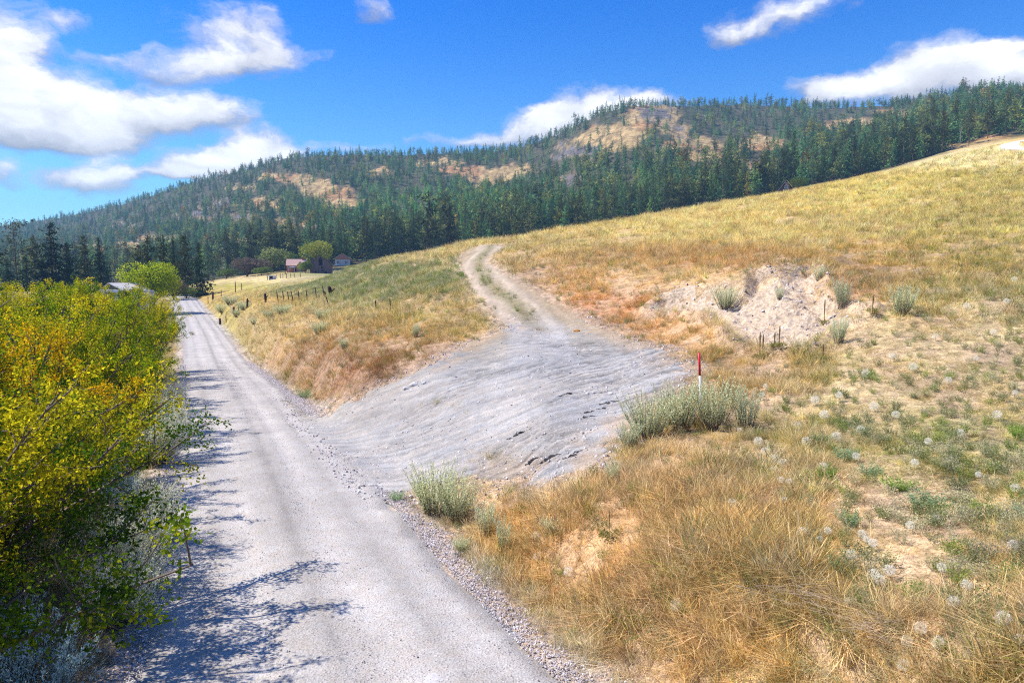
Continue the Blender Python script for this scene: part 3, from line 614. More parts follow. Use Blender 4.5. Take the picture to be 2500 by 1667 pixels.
# --- scatter: one object of points, each carrying a plant
def scatter(name, label, pts, rot, scl, tint, protos, mat_idx_weights, seed, cat=None, pick=None):
    """pts n x 3; rot n (about z); tilt random; scl n; tint n x 3; protos list of meshes; one stuff object"""
    g = RG(seed); n = len(pts); pick = g.choice(len(protos), n, p=mat_idx_weights) if pick is None else pick
    me = bpy.data.meshes.new(name); me.vertices.add(n); me.vertices.foreach_set('co', np.asarray(pts, np.float32).ravel())
    def at_(nm, ty, data, key): a = me.attributes.new(nm, ty, 'POINT'); a.data.foreach_set(key, np.ascontiguousarray(data).ravel())
    rv = np.stack([g.normal(0, .10, n), g.normal(0, .10, n), rot], -1).astype(np.float32)
    at_('rot', 'FLOAT_VECTOR', rv, 'vector'); at_('scl', 'FLOAT', scl.astype(np.float32), 'value'); at_('pick', 'INT', pick.astype(np.int32), 'value')
    c4 = np.ones((n, 4), np.float32); c4[:, :3] = tint; at_('tint', 'FLOAT_COLOR', c4, 'color'); me.update()
    o = link(name, me); tag(o, label, cat, kind='stuff')
    col = bpy.data.collections.new(name + '_kinds')
    for i, m in enumerate(protos): col.objects.link(bpy.data.objects.new('%s_kind_%c' % (name, 97 + i), m))
    gr = bpy.data.node_groups.new(name + '_scatter', 'GeometryNodeTree')
    gr.interface.new_socket('Geometry', in_out='INPUT', socket_type='NodeSocketGeometry'); gr.interface.new_socket('Geometry', in_out='OUTPUT', socket_type='NodeSocketGeometry')
    N = gr.nodes; L = gr.links; gi = N.new('NodeGroupInput'); go = N.new('NodeGroupOutput'); ci = N.new('GeometryNodeCollectionInfo'); ci.inputs['Collection'].default_value = col
    ci.inputs['Separate Children'].default_value = True; ci.inputs['Reset Children'].default_value = True
    ip = N.new('GeometryNodeInstanceOnPoints'); ip.inputs['Pick Instance'].default_value = True
    def na(nm, ty):
        q = N.new('GeometryNodeInputNamedAttribute'); q.data_type = ty; q.inputs['Name'].default_value = nm; return q.outputs['Attribute']
    mp = N.new('GeometryNodeMeshToPoints'); L.new(gi.outputs[0], mp.inputs[0]); L.new(mp.outputs[0], ip.inputs['Points']); L.new(ci.outputs[0], ip.inputs['Instance'])
    L.new(na('pick', 'INT'), ip.inputs['Instance Index']); er = N.new('FunctionNodeEulerToRotation'); L.new(na('rot', 'FLOAT_VECTOR'), er.inputs[0]); L.new(er.outputs[0], ip.inputs['Rotation'])
    L.new(na('scl', 'FLOAT'), ip.inputs['Scale']); L.new(ip.outputs[0], go.inputs[0])
    md = o.modifiers.new('scatter', 'NODES'); md.node_group = gr; return o

GRASS = leafmat('grass_blades', .48, True, 0.0)
def pm(name, parts, mat): v, q, c = join(parts) if isinstance(parts, list) else parts; return make_mesh(name, v, q, None, c, False, [mat])
# tuft meshes, unit size 1 m tall
T_FINE = [pm('fine_tuft', [blades(24, 1, .34, .024, .40, 10 + i, 3, .6, .28, var=.5)], GRASS) for i in range(3)]
T_SEED = [pm('seeding_tuft', [blades(13, 1, .30, .018, .30, 20 + i, 4, .3, .2, head=2.6, base=(1.25, 1.2, 1.1), var=.4), blades(18, .6, .3, .024, .5, 25 + i, 3, .4, .3, base=(.8, .84, .7))], GRASS) for i in range(2)]
T_FLAT = [pm('lying_straw', [blades(26, .9, .5, .026, .25, 30 + i, 2, .5, 1.0, flat=.7, base=(1.15, 1.1, 1.05), var=.5)], GRASS) for i in range(2)]
def forb(seed, n=26, lv=9, h=1.0, ll=.13, lw=.05, base=(1, 1, 1), tipc=(1.25, 1.2, 1.1)):
    g = RG(seed); P = []; D = []; C = []
    for i in range(n):
        a = g.uniform(0, 6.28); r = .22 * math.sqrt(g.random()); d = np.array([math.cos(a) * .35, math.sin(a) * .35, 1]) + g.normal(0, .15, 3)
        pts, _ = arc((r * math.cos(a), r * math.sin(a), 0), d, h * g.uniform(.6, 1.05), 4, g, .0, .12)
        t = np.linspace(.25, 1, lv) * (len(pts) - 1); k = np.minimum(t.astype(int), len(pts) - 2); f = (t - k)[:, None]; p = pts[k] * (1 - f) + pts[k + 1] * f
        P.append(p); D.append(g.normal(0, .7, (lv, 3)) + [0, 0, .5]); C.append(np.array(base) * (1 - t[:, None] / 4 * 1) + np.array(tipc) * (t[:, None] / 4))
    P = np.concatenate(P); D = np.concatenate(D); C = np.concatenate(C) * (1 + .25 * (g.random((len(P), 1)) - .5))
    return leafquads(P, D, ll * g.uniform(.6, 1.3, len(P)), lw, g, C)
T_FORB = [pm('leafy_weed', [forb(40 + i), blades(10, .9, .25, .016, .2, 45 + i, 2)], GRASS) for i in range(2)]

def slope_pts(n, y0, y1, umin, umax, pw, seed, wfun, zofs=0):
    """random ground points, thinning out with distance like y**-pw (per area)"""
    g = RG(seed); k = 2 - pw
    if abs(k) < 1e-3: Y = np.exp(g.uniform(math.log(y0), math.log(y1), n))
    else: Y = (g.random(n) * (y1 ** k - y0 ** k) + y0 ** k) ** (1 / k)
    U = g.uniform(umin, umax, n); X = U * Y; w = wfun(X, Y, g); m = g.random(n) < w; X, Y = X[m], Y[m]; return np.stack([X, Y, terrain(X, Y) + zofs], -1)
TRK = np.array([at(a, b)[:2] for a, b in [(2460, 108), (2420, 112), (2375, 116), (2345, 120), (2325, 126), (2316, 134), (2322, 144), (2350, 156), (2400, 165)]])
def trk_d(X, Y):
    d = np.full(np.shape(X), 99.0)
    for a, b in zip(TRK[:-1], TRK[1:]):
        ab = b - a; t = np.clip(((X - a[0]) * ab[0] + (Y - a[1]) * ab[1]) / (ab @ ab), 0, 1); d = np.minimum(d, np.hypot(X - a[0] - t * ab[0], Y - a[1] - t * ab[1]))
    return d
def veg_weight(X, Y, g):
    D, I = road_d(X, Y); ap = apron_n(X, Y) + (g.random(X.shape) ** 2) * .5; sd = sand_n(X, Y) - (g.random(X.shape)) * .25
    r = (np.abs(D) > RW + .05 + g.random(X.shape) * .45)
    r = r & (trk_d(X, Y) > 2.2)
    w = r * (ap < 0.05) * (sd < 0.05) * 1.0
    q_ = proj(X, Y, terrain(X, Y)); tuf = np.exp(-((q_[0] - 985) / 70) ** 2 - ((q_[1] - 932) / 9) ** 2) + np.exp(-((q_[0] - 1135) / 50) ** 2 - ((q_[1] - 1052) / 14) ** 2) + np.exp(-((q_[0] - 790) / 20) ** 2 - ((q_[1] - 922) / 7) ** 2); w = np.maximum(w, .7 * tuf * r)
    w = np.maximum(w, r * (sd < .2) * (np.exp(-((X - np.interp(Y, MIDY, MIDX)) / .45) ** 2)) * (Y > 31) * .8)
    return w
def mown(px, py): return sst(px, 1840, 1960) * sst(py, 720, 790) * (1 - sst(py, 1280, 1420)) * 1.0
def grass():
    P = slope_pts(215000, 4.6, 150, -.80, .86, 1.55, 101, veg_weight); X, Y, Z = P.T; g = RG(5)
    px, py = proj(X, Y, Z)
    col = groundcol(X, Y, Z) ** .80 * np.array([1.46, 1.56, 1.52]); n = len(P)
    mn = np.maximum(mown(px, py), .8 * np.exp(-((px - 2150) / 250) ** 2 - ((py - 1150) / 180) ** 2))
    patch = fbm(X / 1.6 + 11, Y / 1.6, 4, .6); gap = sst(patch, .40, .52)
    keep = g.random(n) < np.clip(gap + .22, 0, 1) * (1 - .35 * mn); P = P[keep]; X, Y, Z = P.T; px = px[keep]; py = py[keep]; col = col[keep]; mn = mn[keep]; n = len(P); patch = patch[keep]
    h = (.14 + .32 * g.random(n) ** 1.5) * (.85 + 1.2 * (patch - .4)) * (1 + .45 * sst(Y, 25, 90)); h = h * (1 - .62 * mn)
    ap = apron_d(X, Y); D, I = road_d(X, Y); edge = np.maximum(sst(ap, -1.2, 0), sst(-np.abs(D), -RW - 1.0, -RW - .1)); h *= 1 - .5 * edge
    left = sst(-D, RW, RW + 1); h = h * (1 + .3 * left * (Y < 25))
    tall = np.exp(-((px - 870) / 170) ** 2 - ((py - 640) / 45) ** 2); h *= 1 + .1 * tall; h *= 1 - .3 * sst(Y, 60, 100) * (px < 1050)
    # colour: straws, rusts and greens side by side
    r = g.random((n, 1)); f = fbm(X / .9, Y / .9 + 5, 4, .6)[:, None]
    green = lin(140, 160, 60) * .7; sage = lin(150, 165, 120) * .7; straw = lin(236, 204, 130) * .85; rust = lin(176, 104, 56) * .8
    lum = col.mean(1, keepdims=True); col = col * .78 + lum * np.array([1.36, 1.08, .52]) * .22 * 1.15
    gz = (np.exp(-((px - 2180) / 260) ** 2 - ((py - 1040) / 110) ** 2) * .38 + .08 + .18 * sst(px, 1800, 2300) * sst(py, 1000, 700))[:, None]
    k = (r < gz * sst(f, .42, .55) * 1.6); col = np.where(k, green * (.7 + .6 * g.random((n, 1))), col)
    r = g.random((n, 1)); col = np.where(r < .28, col * .35 + straw * .65, col); col = np.where((r > .86) & (f > .5), col * .5 + rust * .5, col)
    r = g.random((n, 1)); col = np.where(r < .05, sage, col)
    col = np.clip(col * (.45 + .95 * g.random((n, 1))), 0, .93)
    fl = g.random(n) < .32 + .30 * mn
    kinds = T_FINE + T_SEED; far = Y > 40
    def do(mask, name, label, protos, w, s, seed): scatter(name, label, P[mask], g.uniform(0, 6.28, mask.sum()), s[mask], col[mask], protos, w, seed)
    s = h * (1 + .25 * far)
    do(~fl, 'dry_grass', 'tall dry golden grass over the hillside and verges', kinds, [.24, .24, .22, .15, .15], s, 1)
    do(fl, 'straw_litter', 'flattened pale straw lying between the grass tufts', T_FLAT, [.5, .5], s * .85 + .08, 2)
    # leafy weeds: dense on the knoll
    P2 = slope_pts(150000, 6, 120, -.6, .8, 1.3, 102, veg_weight); X, Y, Z = P2.T; px, py = proj(X, Y, Z)
    wt = .5 * np.exp(-(((px - 870) / 190) ** 2 + ((py - 645) / 46) ** 2) ** 1.5) + .5 * np.exp(-((px - 690) / 130) ** 2 - ((py - 665) / 22) ** 2) + .35 * np.exp(-((px - 1010) / 60) ** 2 - ((py - 640) / 30) ** 2)
    wt = wt * sst(fbm(X / 3, Y / 3, 4), .36, .52) + .035 + .10 * mown(px, py) * sst(fbm(X / 1.5, Y / 1.5 + 8, 4), .45, .6)
    wt[(py > 780) & (px > 700) & (px < 1700)] *= .35; wt[(px > 1450) & (py < 560)] = .03
    m = g.random(len(P2)) < wt; P2 = P2[m]; px = px[m]; py = py[m]; n = len(P2); kn = np.exp(-((px - 850) / 240) ** 2 - ((py - 645) / 60) ** 2)
    a = lin(142, 152, 104) * .85; b = lin(200, 196, 160) * .8; c2 = lin(150, 172, 82) * .75
    r = g.random((n, 1)); cc = np.where(r < .5, a, np.where(r < .8, b, c2)) * (.7 + .5 * g.random((n, 1)))
    scatter('leafy_weeds', 'grey green leafy weeds thick on the knoll', P2, g.uniform(0, 6.28, n), (.13 + .14 * g.random(n) + .36 * kn) , cc, T_FORB, [.5, .5], 3)
grass()

# --- loose stones
def pebble(seed):
    g = RG(seed); import itertools
    V = np.array([(-1,-1,-.6),(1,-1,-.6),(1,1,-.6),(-1,1,-.6),(-.7,-.7,.6),(.7,-.6,.7),(.6,.7,.5),(-.6,.6,.6)]) * g.uniform(.7, 1.2, (8, 3)) * .5
    return V, np.array([(0,3,2,1),(4,5,6,7),(0,1,5,4),(1,2,6,5),(2,3,7,6),(3,0,4,7)])
STONE = newmat('loose_stone'); _b = STONE.attr('tint', 'INSTANCER'); STONE.bsdf(_b.outputs['Color'], .9, STONE.noise(9), .4, .05); STONE = STONE.m
T_STONE = [make_mesh('stone', *pebble(60 + i), None, None, False, [STONE]) for i in range(4)]
def stones():
    g = RG(8); out = []; sc = []; 
    s = RS[np.searchsorted(RY, 5):]; k = 70000
    yy = (g.random(k) * (60 ** .8 - 6 ** .8) + 6 ** .8) ** (1 / .8)
    fi = np.interp(yy, RY[:860], np.arange(860)); i = fi.astype(int); ff = fi - i; side = g.random(k); d = np.where(side < .40, RW - .25 + np.abs(g.normal(0, .42, k)) * (.35 + 1.3 * fbm(yy / .7, yy * 0 + 3, 4, .65)), np.where(side < .66, -RW - np.abs(g.normal(0, .3, k)) + .3, np.where(side < .82, g.normal(.05, .22, k), g.uniform(-RW, RW, k))))
    X = RX[i] * (1 - ff) + RX[i + 1] * ff + RN[i, 0] * d; Y = RY[i] * (1 - ff) + RY[i + 1] * ff + RN[i, 1] * d
    r = g.random(k); s1 = (.010 + .020 * r ** 4 + .00035 * Y) * np.where(side > .66, .7, 1)
    k2 = 42000; Y2 = 13 + 22 * g.random(k2) ** 1.3; X2 = g.uniform(-.40, .32, k2) * Y2; a = apron_d(X2, Y2); m = (a > -.7) & (g.random(k2) < .25 + .75 * sst(a, 1.6, 0) + .4 * sst(fbm(X2, Y2, 3), .5, .6)); X2, Y2 = X2[m], Y2[m]
    s2 = .010 + .06 * g.random(len(X2)) ** 9 + .0003 * Y2
    k3 = 9000; Y3 = g.uniform(19, 34, k3); X3 = g.uniform(.16, .56, k3) * Y3; m = sand_n(X3, Y3) > -.3; X3, Y3 = X3[m], Y3[m]; s3 = .015 + .11 * g.random(len(X3)) ** 7
    X = np.concatenate([X, X2, X3]); Y = np.concatenate([Y, Y2, Y3]); S = np.concatenate([s1, s2, s3]); Z = terrain(X, Y) + S * .3 + .01
    c = (lin(206, 200, 204) * (.45 + .65 * g.random((len(X), 1)))) * .8; c = np.minimum(c * np.array([1.62, 1.55, 1.45]), .8); dk = g.random((len(X), 1)) < .10; c = np.where(dk, c * .4, c)
    scatter('loose_gravel', 'loose gravel stones along the road edges and turn-in', np.stack([X, Y, Z], -1), g.uniform(0, 6.28, len(X)), S, c, T_STONE, [.25] * 4, 9)
stones()
# ------------------------------------------------------------------ trees
NEEDLE = leafmat('conifer_needles', .3, False, 0.0, .5); NEEDLE_I = leafmat('far_conifer_needles', .3, True, 0.0)
LEAF = leafmat('broad_leaves', .45, False, 0.0, .12)
BARK = plain('brown_bark', lin(112, 88, 72) * .8, .95, .35, 3, (4, 4, 1), .5, .05)
DEADWOOD = plain('weathered_wood', lin(120, 108, 98) * .8, .95, .35, 4, (5, 5, 1), .5, .05)
def conifer(seed, nb=150, rad=.17, bot=.12, shape=1.0, droop=.25, clumps=4, csize=.5, gaps=.25, top=1.0, col=(44, 62, 40), tip=(92, 104, 62), irr=.35):
    """crown of a tree one unit tall: drooping sprays of needle clumps round a stem"""
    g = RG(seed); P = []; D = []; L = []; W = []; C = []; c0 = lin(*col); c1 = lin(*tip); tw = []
    zs = bot + (1 - bot) * g.random(nb) ** 0.9 * top; zs = np.sort(zs)
    for z in zs:
        f = (z - bot) / (1 - bot); a = g.uniform(0, 2 * np.pi)
        R = rad * min(1, (1 - f) ** shape * 1.12 + .02) * (1 + g.normal(0, irr)) * (1 if f > .12 else .6 + 3 * f)
        lobe = .8 + .35 * math.sin(a * 2 + z * 23 + seed)
        R = max(.012, R * lobe)
        if g.random() < gaps: R *= .45
        out = np.array([math.cos(a), math.sin(a), 0]); up = .35 * (f - .35) - droop * .3
        for k in range(clumps):
            t = (k + .6 + .5 * g.random()) / clumps; p = out * R * t + np.array([0, 0, z + R * (up * t - droop * t * t * .5)]) + g.normal(0, .010, 3)
            n = 3
            for q in range(n):
                d = out * .8 + g.normal(0, .55, 3) + np.array([0, 0, -.10 + .25 * f]); P.append(p); D.append(d); s = csize * (.35 * R + .022); L.append(s * g.uniform(.7, 1.3)); W.append(s * .42)
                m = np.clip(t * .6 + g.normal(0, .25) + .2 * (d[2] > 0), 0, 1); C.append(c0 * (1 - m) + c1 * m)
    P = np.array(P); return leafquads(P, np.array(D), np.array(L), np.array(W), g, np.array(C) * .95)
def stem(h, r0, r1, seed, wob=.01, k=6, sides=6, bot=-.02):
    g = RG(seed); z = np.linspace(bot, h, k); x = np.cumsum(g.normal(0, wob / 3, k)); y = np.cumsum(g.normal(0, wob / 3, k)); x -= x[0]; y -= y[0]
    return (np.stack([x, y, z], -1), np.linspace(r0, r1, k))
CK = [dict(nb=120, rad=.15, bot=.06, shape=.85, droop=.30, col=(42, 72, 54), tip=(98, 128, 80)), dict(nb=140, rad=.19, bot=.05, shape=.8, droop=.35, col=(40, 68, 50), tip=(94, 122, 78)),
      dict(nb=100, rad=.17, bot=.28, shape=.5, droop=.10, gaps=.35, csize=.62, col=(58, 74, 48), tip=(126, 130, 78)), dict(nb=90, rad=.11, bot=.10, shape=.7, droop=.25, col=(44, 76, 58), tip=(90, 126, 84)),
      dict(nb=80, rad=.20, bot=.35, shape=.35, droop=.05, gaps=.45, csize=.65, irr=.5, col=(54, 66, 42), tip=(116, 120, 72))]
def tree_meshes(kind, seed, needle, k=1.0):
    p = dict(kind); p['nb'] = int(p['nb'] * k); v, q, c = conifer(seed, **p); return make_mesh('needle_crown', v, q, None, c, False, [needle])
TR_V = tubes([stem(.97, .014, .002, 3)]); 
def trunk_mesh(r=.014, seed=3, branches=0, deadbr=0):
    g = RG(seed); ls = [stem(.97, r, r * .15, seed, .015)]
    for i in range(branches):
        z = g.uniform(.15, .9); a = g.uniform(0, 6.28); L = .16 * (1 - z * .7) * g.uniform(.4, 1); p, _ = arc((0, 0, z), (math.cos(a), math.sin(a), .1), L, 3, g, -.3, .1); ls.append((p, np.linspace(r * .25, r * .06, 4)))
    v, q = tubes(ls, 5); return make_mesh('tree_trunk', v, q, None, None, True, [BARK if not deadbr else DEADWOOD])
FAR_PROTO = []
def far_proto(i, seed, k):
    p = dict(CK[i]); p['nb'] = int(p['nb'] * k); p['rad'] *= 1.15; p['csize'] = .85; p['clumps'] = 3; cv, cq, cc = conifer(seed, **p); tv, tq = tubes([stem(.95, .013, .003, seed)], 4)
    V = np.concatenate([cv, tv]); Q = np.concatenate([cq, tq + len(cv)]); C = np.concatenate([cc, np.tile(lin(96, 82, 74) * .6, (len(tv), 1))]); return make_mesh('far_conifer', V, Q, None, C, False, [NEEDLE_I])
def snag_proto(seed):
    g = RG(seed); ls = [stem(.9, .012, .004, seed)]
    for i in range(16): z = g.uniform(.3, .88); a = g.uniform(0, 6.28); p, _ = arc((0, 0, z), (math.cos(a), math.sin(a), .1), .10 * g.uniform(.4, 1), 2, g); ls.append((p, [.004, .003, .001]))
    v, q = tubes(ls, 4); return v, q
def forest():
    protos = [far_proto(0, 200, .8), far_proto(1, 201, .8), far_proto(2, 202, .8), far_proto(3, 203, .8), far_proto(4, 204, .8), far_proto(0, 205, .8), far_proto(1, 206, .8)]
    v, q = snag_proto(7); protos.append(make_mesh('bare_snag', v, q, None, np.tile(lin(128, 112, 108) * .8, (len(v), 1)), False, [NEEDLE_I]))
    # round bushes between the trees
    g = RG(77); m = 260; d = g.normal(0, 1, (m, 3)); d /= np.linalg.norm(d, axis=1, keepdims=True); p = d * np.array([.5, .5, .42]) * g.uniform(.7, 1, (m, 1)) + [0, 0, .42]
    v, q, c = leafquads(p, d + g.normal(0, .5, (m, 3)), .17, .12, g, np.tile(lin(96, 108, 56), (m, 1)) * g.uniform(.6, 1.3, (m, 1))); protos.append(make_mesh('round_bush', v, q, None, c, False, [NEEDLE_I]))
    N = 29000; g = RG(31)
    # even cover over what the photo shows of the mountain: sample columns and rows of slope
    px = g.uniform(-420, 2800, N); s = g.random(N) ** 0.92
    rdY = pchip(np.array([a for a, b in YR], float), np.array([b for a, b in YR], float), px)
    Y = np.exp(math.log(322) + (np.log(rdY * 1.03) - math.log(322)) * s)
    X = (px - CX) / FPX * Y * 1.0; Z = terrain(X, Y); qx, qy = proj(X, Y, Z)
    b, r = barecov(qx, qy); b = np.maximum(b, .9 * barecov(qx, qy - 14)[0]); pat = fbm(X / 55, Y / 55, 4, .6)
    keep = g.random(N) < np.where(b > .28, .10 + .22 * r, np.clip(.56 + 1.9 * (pat - .42), .22, .85)) * (.55 + .75 * sst(s, 0.15, 0.8) * (px < 1200) + .1)
    band = np.exp(-((qx - 1480) / 260) ** 2 - ((qy - 340) / 70) ** 2); keep &= g.random(N) < 1 - .35 * band
    # the crest always carries a fringe
    cr = (s > .93) & (g.random(N) < .75); keep |= cr
    low = (s < .16) & (g.random(N) < np.where(px < 560, .05, .40)) & (b < .3); keep |= low
    keep &= ~((s < .26) & (qx < 520) & (g.random(N) < .72)); X, Y, Z, qx, qy, s, b = X[keep], Y[keep], Z[keep], qx[keep], qy[keep], s[keep], b[keep]; n = len(X)
    h = (9.0 + 8 * g.random(n) ** 1.4) * (1 - .28 * s) * np.where(g.random(n) < .08, 1.35, 1); h *= 1 + .55 * sst(s, .12, 0) * np.where(qx > 1060, .45, 1)
    yng = np.exp(-((qx - 950) / 130) ** 2 - ((qy - 470) / 45) ** 2); h *= 1 - .45 * yng * (g.random(n) < .8)
    Z = Z - .4
    pick_ponder = g.random(n)
    # tint: bluish dark to olive
    t = np.array([1.95, 1.95, 1.6]) * (.5 + 1.25 * g.random((n, 1)) ** 1.6); t *= np.where(g.random((n, 1)) < .22, [1.35, 1.12, .72], [1, 1, 1]); t *= np.where(g.random((n, 1)) < .03, [1.9, 1.1, .7], [1, 1, 1])
    t *= 1 + yng[:, None] * np.array([.15, .5, .1])
    vis = (qx > -25) & (qx < 2375)
    # nearest ones that show: things of their own
    zt = Z + h; sx, sy = proj(X, Y, zt); size = h / Y; occl = np.ones(n, bool)
    sil = np.interp(qx, [760, 900, 1000, 1060, 1176, 1300, 1400, 1500, 1600, 1700, 1800, 1900, 2000, 2100, 2200, 2270, 2330], [625, 580, 567, 563, 550, 525, 510, 495, 478, 462, 447, 428, 405, 385, 355, 330, 322]); sil[qx < 760] = 700
    seen = vis & (sy < sil - 20)
    order = np.argsort(-np.where(seen, size, 0)); near = order[:300]; rest = np.ones(n, bool); rest[near] = False
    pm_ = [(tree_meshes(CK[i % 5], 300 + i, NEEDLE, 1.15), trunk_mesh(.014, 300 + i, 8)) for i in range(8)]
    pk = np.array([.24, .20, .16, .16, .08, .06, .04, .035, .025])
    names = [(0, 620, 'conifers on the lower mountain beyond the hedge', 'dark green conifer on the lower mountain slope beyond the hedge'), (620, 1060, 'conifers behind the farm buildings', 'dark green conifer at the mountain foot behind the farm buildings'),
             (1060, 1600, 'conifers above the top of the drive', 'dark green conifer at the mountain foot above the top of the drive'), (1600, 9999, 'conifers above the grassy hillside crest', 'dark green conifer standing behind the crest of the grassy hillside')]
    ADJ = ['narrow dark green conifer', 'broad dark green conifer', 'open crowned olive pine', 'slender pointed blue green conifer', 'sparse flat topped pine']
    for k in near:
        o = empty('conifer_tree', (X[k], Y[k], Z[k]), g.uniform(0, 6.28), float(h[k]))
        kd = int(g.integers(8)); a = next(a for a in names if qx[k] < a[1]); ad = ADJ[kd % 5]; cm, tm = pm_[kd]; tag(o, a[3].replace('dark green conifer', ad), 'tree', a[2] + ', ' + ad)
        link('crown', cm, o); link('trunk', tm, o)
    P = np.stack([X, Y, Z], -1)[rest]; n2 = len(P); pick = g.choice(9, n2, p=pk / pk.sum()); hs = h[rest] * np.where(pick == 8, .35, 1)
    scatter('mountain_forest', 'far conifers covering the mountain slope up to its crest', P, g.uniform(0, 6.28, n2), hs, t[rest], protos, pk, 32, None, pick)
    # bushes as part of the same wood
    print('forest', n, 'tris each')
forest()
def place_tree(px, Y, h, mesh, label, cat='tree', name='conifer_tree', group=None, sink=.3, wide=1.0, rz=None):
    x, y, z = at(px, Y); g = RG(int(px * 7 + Y)); o = empty(name, (x, y, z - sink), g.uniform(0, 6.28) if rz is None else rz, (h * wide, h * wide, h)); tag(o, label, cat, group)
    link('crown', mesh[0], o); link('trunk', mesh[1], o); return o
def hero_trees():
    fir = [(tree_meshes(dict(nb=330, rad=.25, bot=.04, shape=.75, droop=.35, clumps=6, csize=.42, col=(26, 44, 36), tip=(56, 76, 52)), 400 + i, NEEDLE), trunk_mesh(.016, 400 + i, 20)) for i in range(2)]
    pin = [(tree_meshes(dict(nb=170, rad=.21, bot=.20, shape=.45, droop=.12, clumps=5, csize=.55, gaps=.4, irr=.4, col=(44, 54, 38), tip=(92, 98, 60)), 410 + i, NEEDLE), trunk_mesh(.014, 410 + i, 30)) for i in range(3)]
    bar = [(tree_meshes(dict(nb=80, rad=.28, bot=.42, shape=.30, droop=-.15, clumps=4, csize=.42, gaps=.3, irr=.4, col=(52, 58, 44), tip=(92, 96, 66)), 420, NEEDLE), trunk_mesh(.013, 420, 46))]
    def H(top, base, Y): return (base - top) / FPX * Y
    L = [(40,210,506,668,bar[0],'tall sparse pine with an open crown, highest at the picture edge',1.0),(-8,205,560,668,pin[0],'dusky pine cut by the picture edge beside the sparse pine',1.3),(82,215,540,668,pin[1],'slim dark conifer between the sparse pine and the broad fir',.9),
         (125,190,508,672,fir[0],'broad dark fir with a pointed top, largest of the row',1.25),(158,196,556,672,fir[1],'lower dark fir leaning on the broad fir',1.2),(62,195,590,672,fir[1],'bushy dark fir under the sparse tall pine',1.6),(20,190,600,672,fir[0],'short wide fir in front of the row of pines',1.7),(100,188,602,672,fir[1],'squat dark fir below the broad pointed fir',1.6),
         (197,205,540,670,pin[2],'narrow brownish pine next to the gap in the row',1.0),(232,205,543,670,fir[0],'tapering layered fir at the end of the row',.9),(247,215,612,668,fir[1],'small dark fir beside the tapering fir',1.1),
         (345,190,542,668,pin[0],'first brown green pine behind the round willow',.95),(378,192,540,668,pin[1],'second pine of the group behind the willow, straight topped',.85),(402,185,548,668,fir[0],'dark fir in the group behind the round willow',.8),(428,182,540,668,pin[2],'tallest pine of the group behind the willow',.95),(460,178,555,668,fir[1],'spreading pine nearest the bend of the road',.95),(322,196,560,668,pin[2],'thin pine rising at the back of the willow',.8)]
    for px, Y, top, base, m, lab, wd in L:
        b = at(px, Y); tz = p2z(top, Y); h = tz - b[2]; place_tree(px, Y, h, m, lab, sink=.2, wide=wd)
hero_trees()

def broadleaf(seed, n=3600, lobes=9, col=(120, 150, 40), tip=(190, 200, 60), size=.05, flat=.75, low=.12):
    """rounded crown, 1 unit tall, of many small leaf sprays on uneven lobes"""
    g = RG(seed); cs = []; 
    for i in range(lobes): a = g.uniform(0, 6.28); r = .33 * math.sqrt(g.random()); cs.append((r * math.cos(a), r * math.sin(a), low + .28 + .33 * g.random() * (1 - r), g.uniform(.20, .32)))
    cs = np.array(cs); k = g.integers(0, lobes, n); d = g.normal(0, 1, (n, 3)); d[:, 2] = d[:, 2] * .9 + .2; d /= np.linalg.norm(d, axis=1, keepdims=True); rr = g.uniform(.55, 1.05, n) ** .6
    P = cs[k, :3] + d * (cs[k, 3] * rr)[:, None] * [1, 1, flat]; m = P[:, 2] > .02; P, d, k = P[m], d[m], k[m]; t = np.clip(.5 + .35 * g.normal(0, 1, len(P)) + .3 * (P[:, 2] - .4) + .25 * np.sin(k * 2.3), 0, 1)[:, None]
    c = lin(*col) * (1 - t) + lin(*tip) * t
    v, q, c = leafquads(P, d + g.normal(0, .6, P.shape), size * g.uniform(.6, 1.4, len(P)), size * .55, g, c * .85); return make_mesh('leafy_crown', v, q, None, c, False, [LEAF])
def wood_mesh(seed, n=9, r=.022, h=.7, sp=.5):
    g = RG(seed); ls = [stem(.35, r * 1.4, r, seed, .03)]
    for i in range(n): a = g.uniform(0, 6.28); p, _ = arc((0, 0, g.uniform(.02, .25)), (math.cos(a) * sp, math.sin(a) * sp, 1), h * g.uniform(.6, 1), 5, g, -.1, .15); ls.append((p, np.linspace(r * .7, r * .1, 6)))
    v, q = tubes(ls, 5); return make_mesh('branching_trunk', v, q, None, None, True, [BARK])
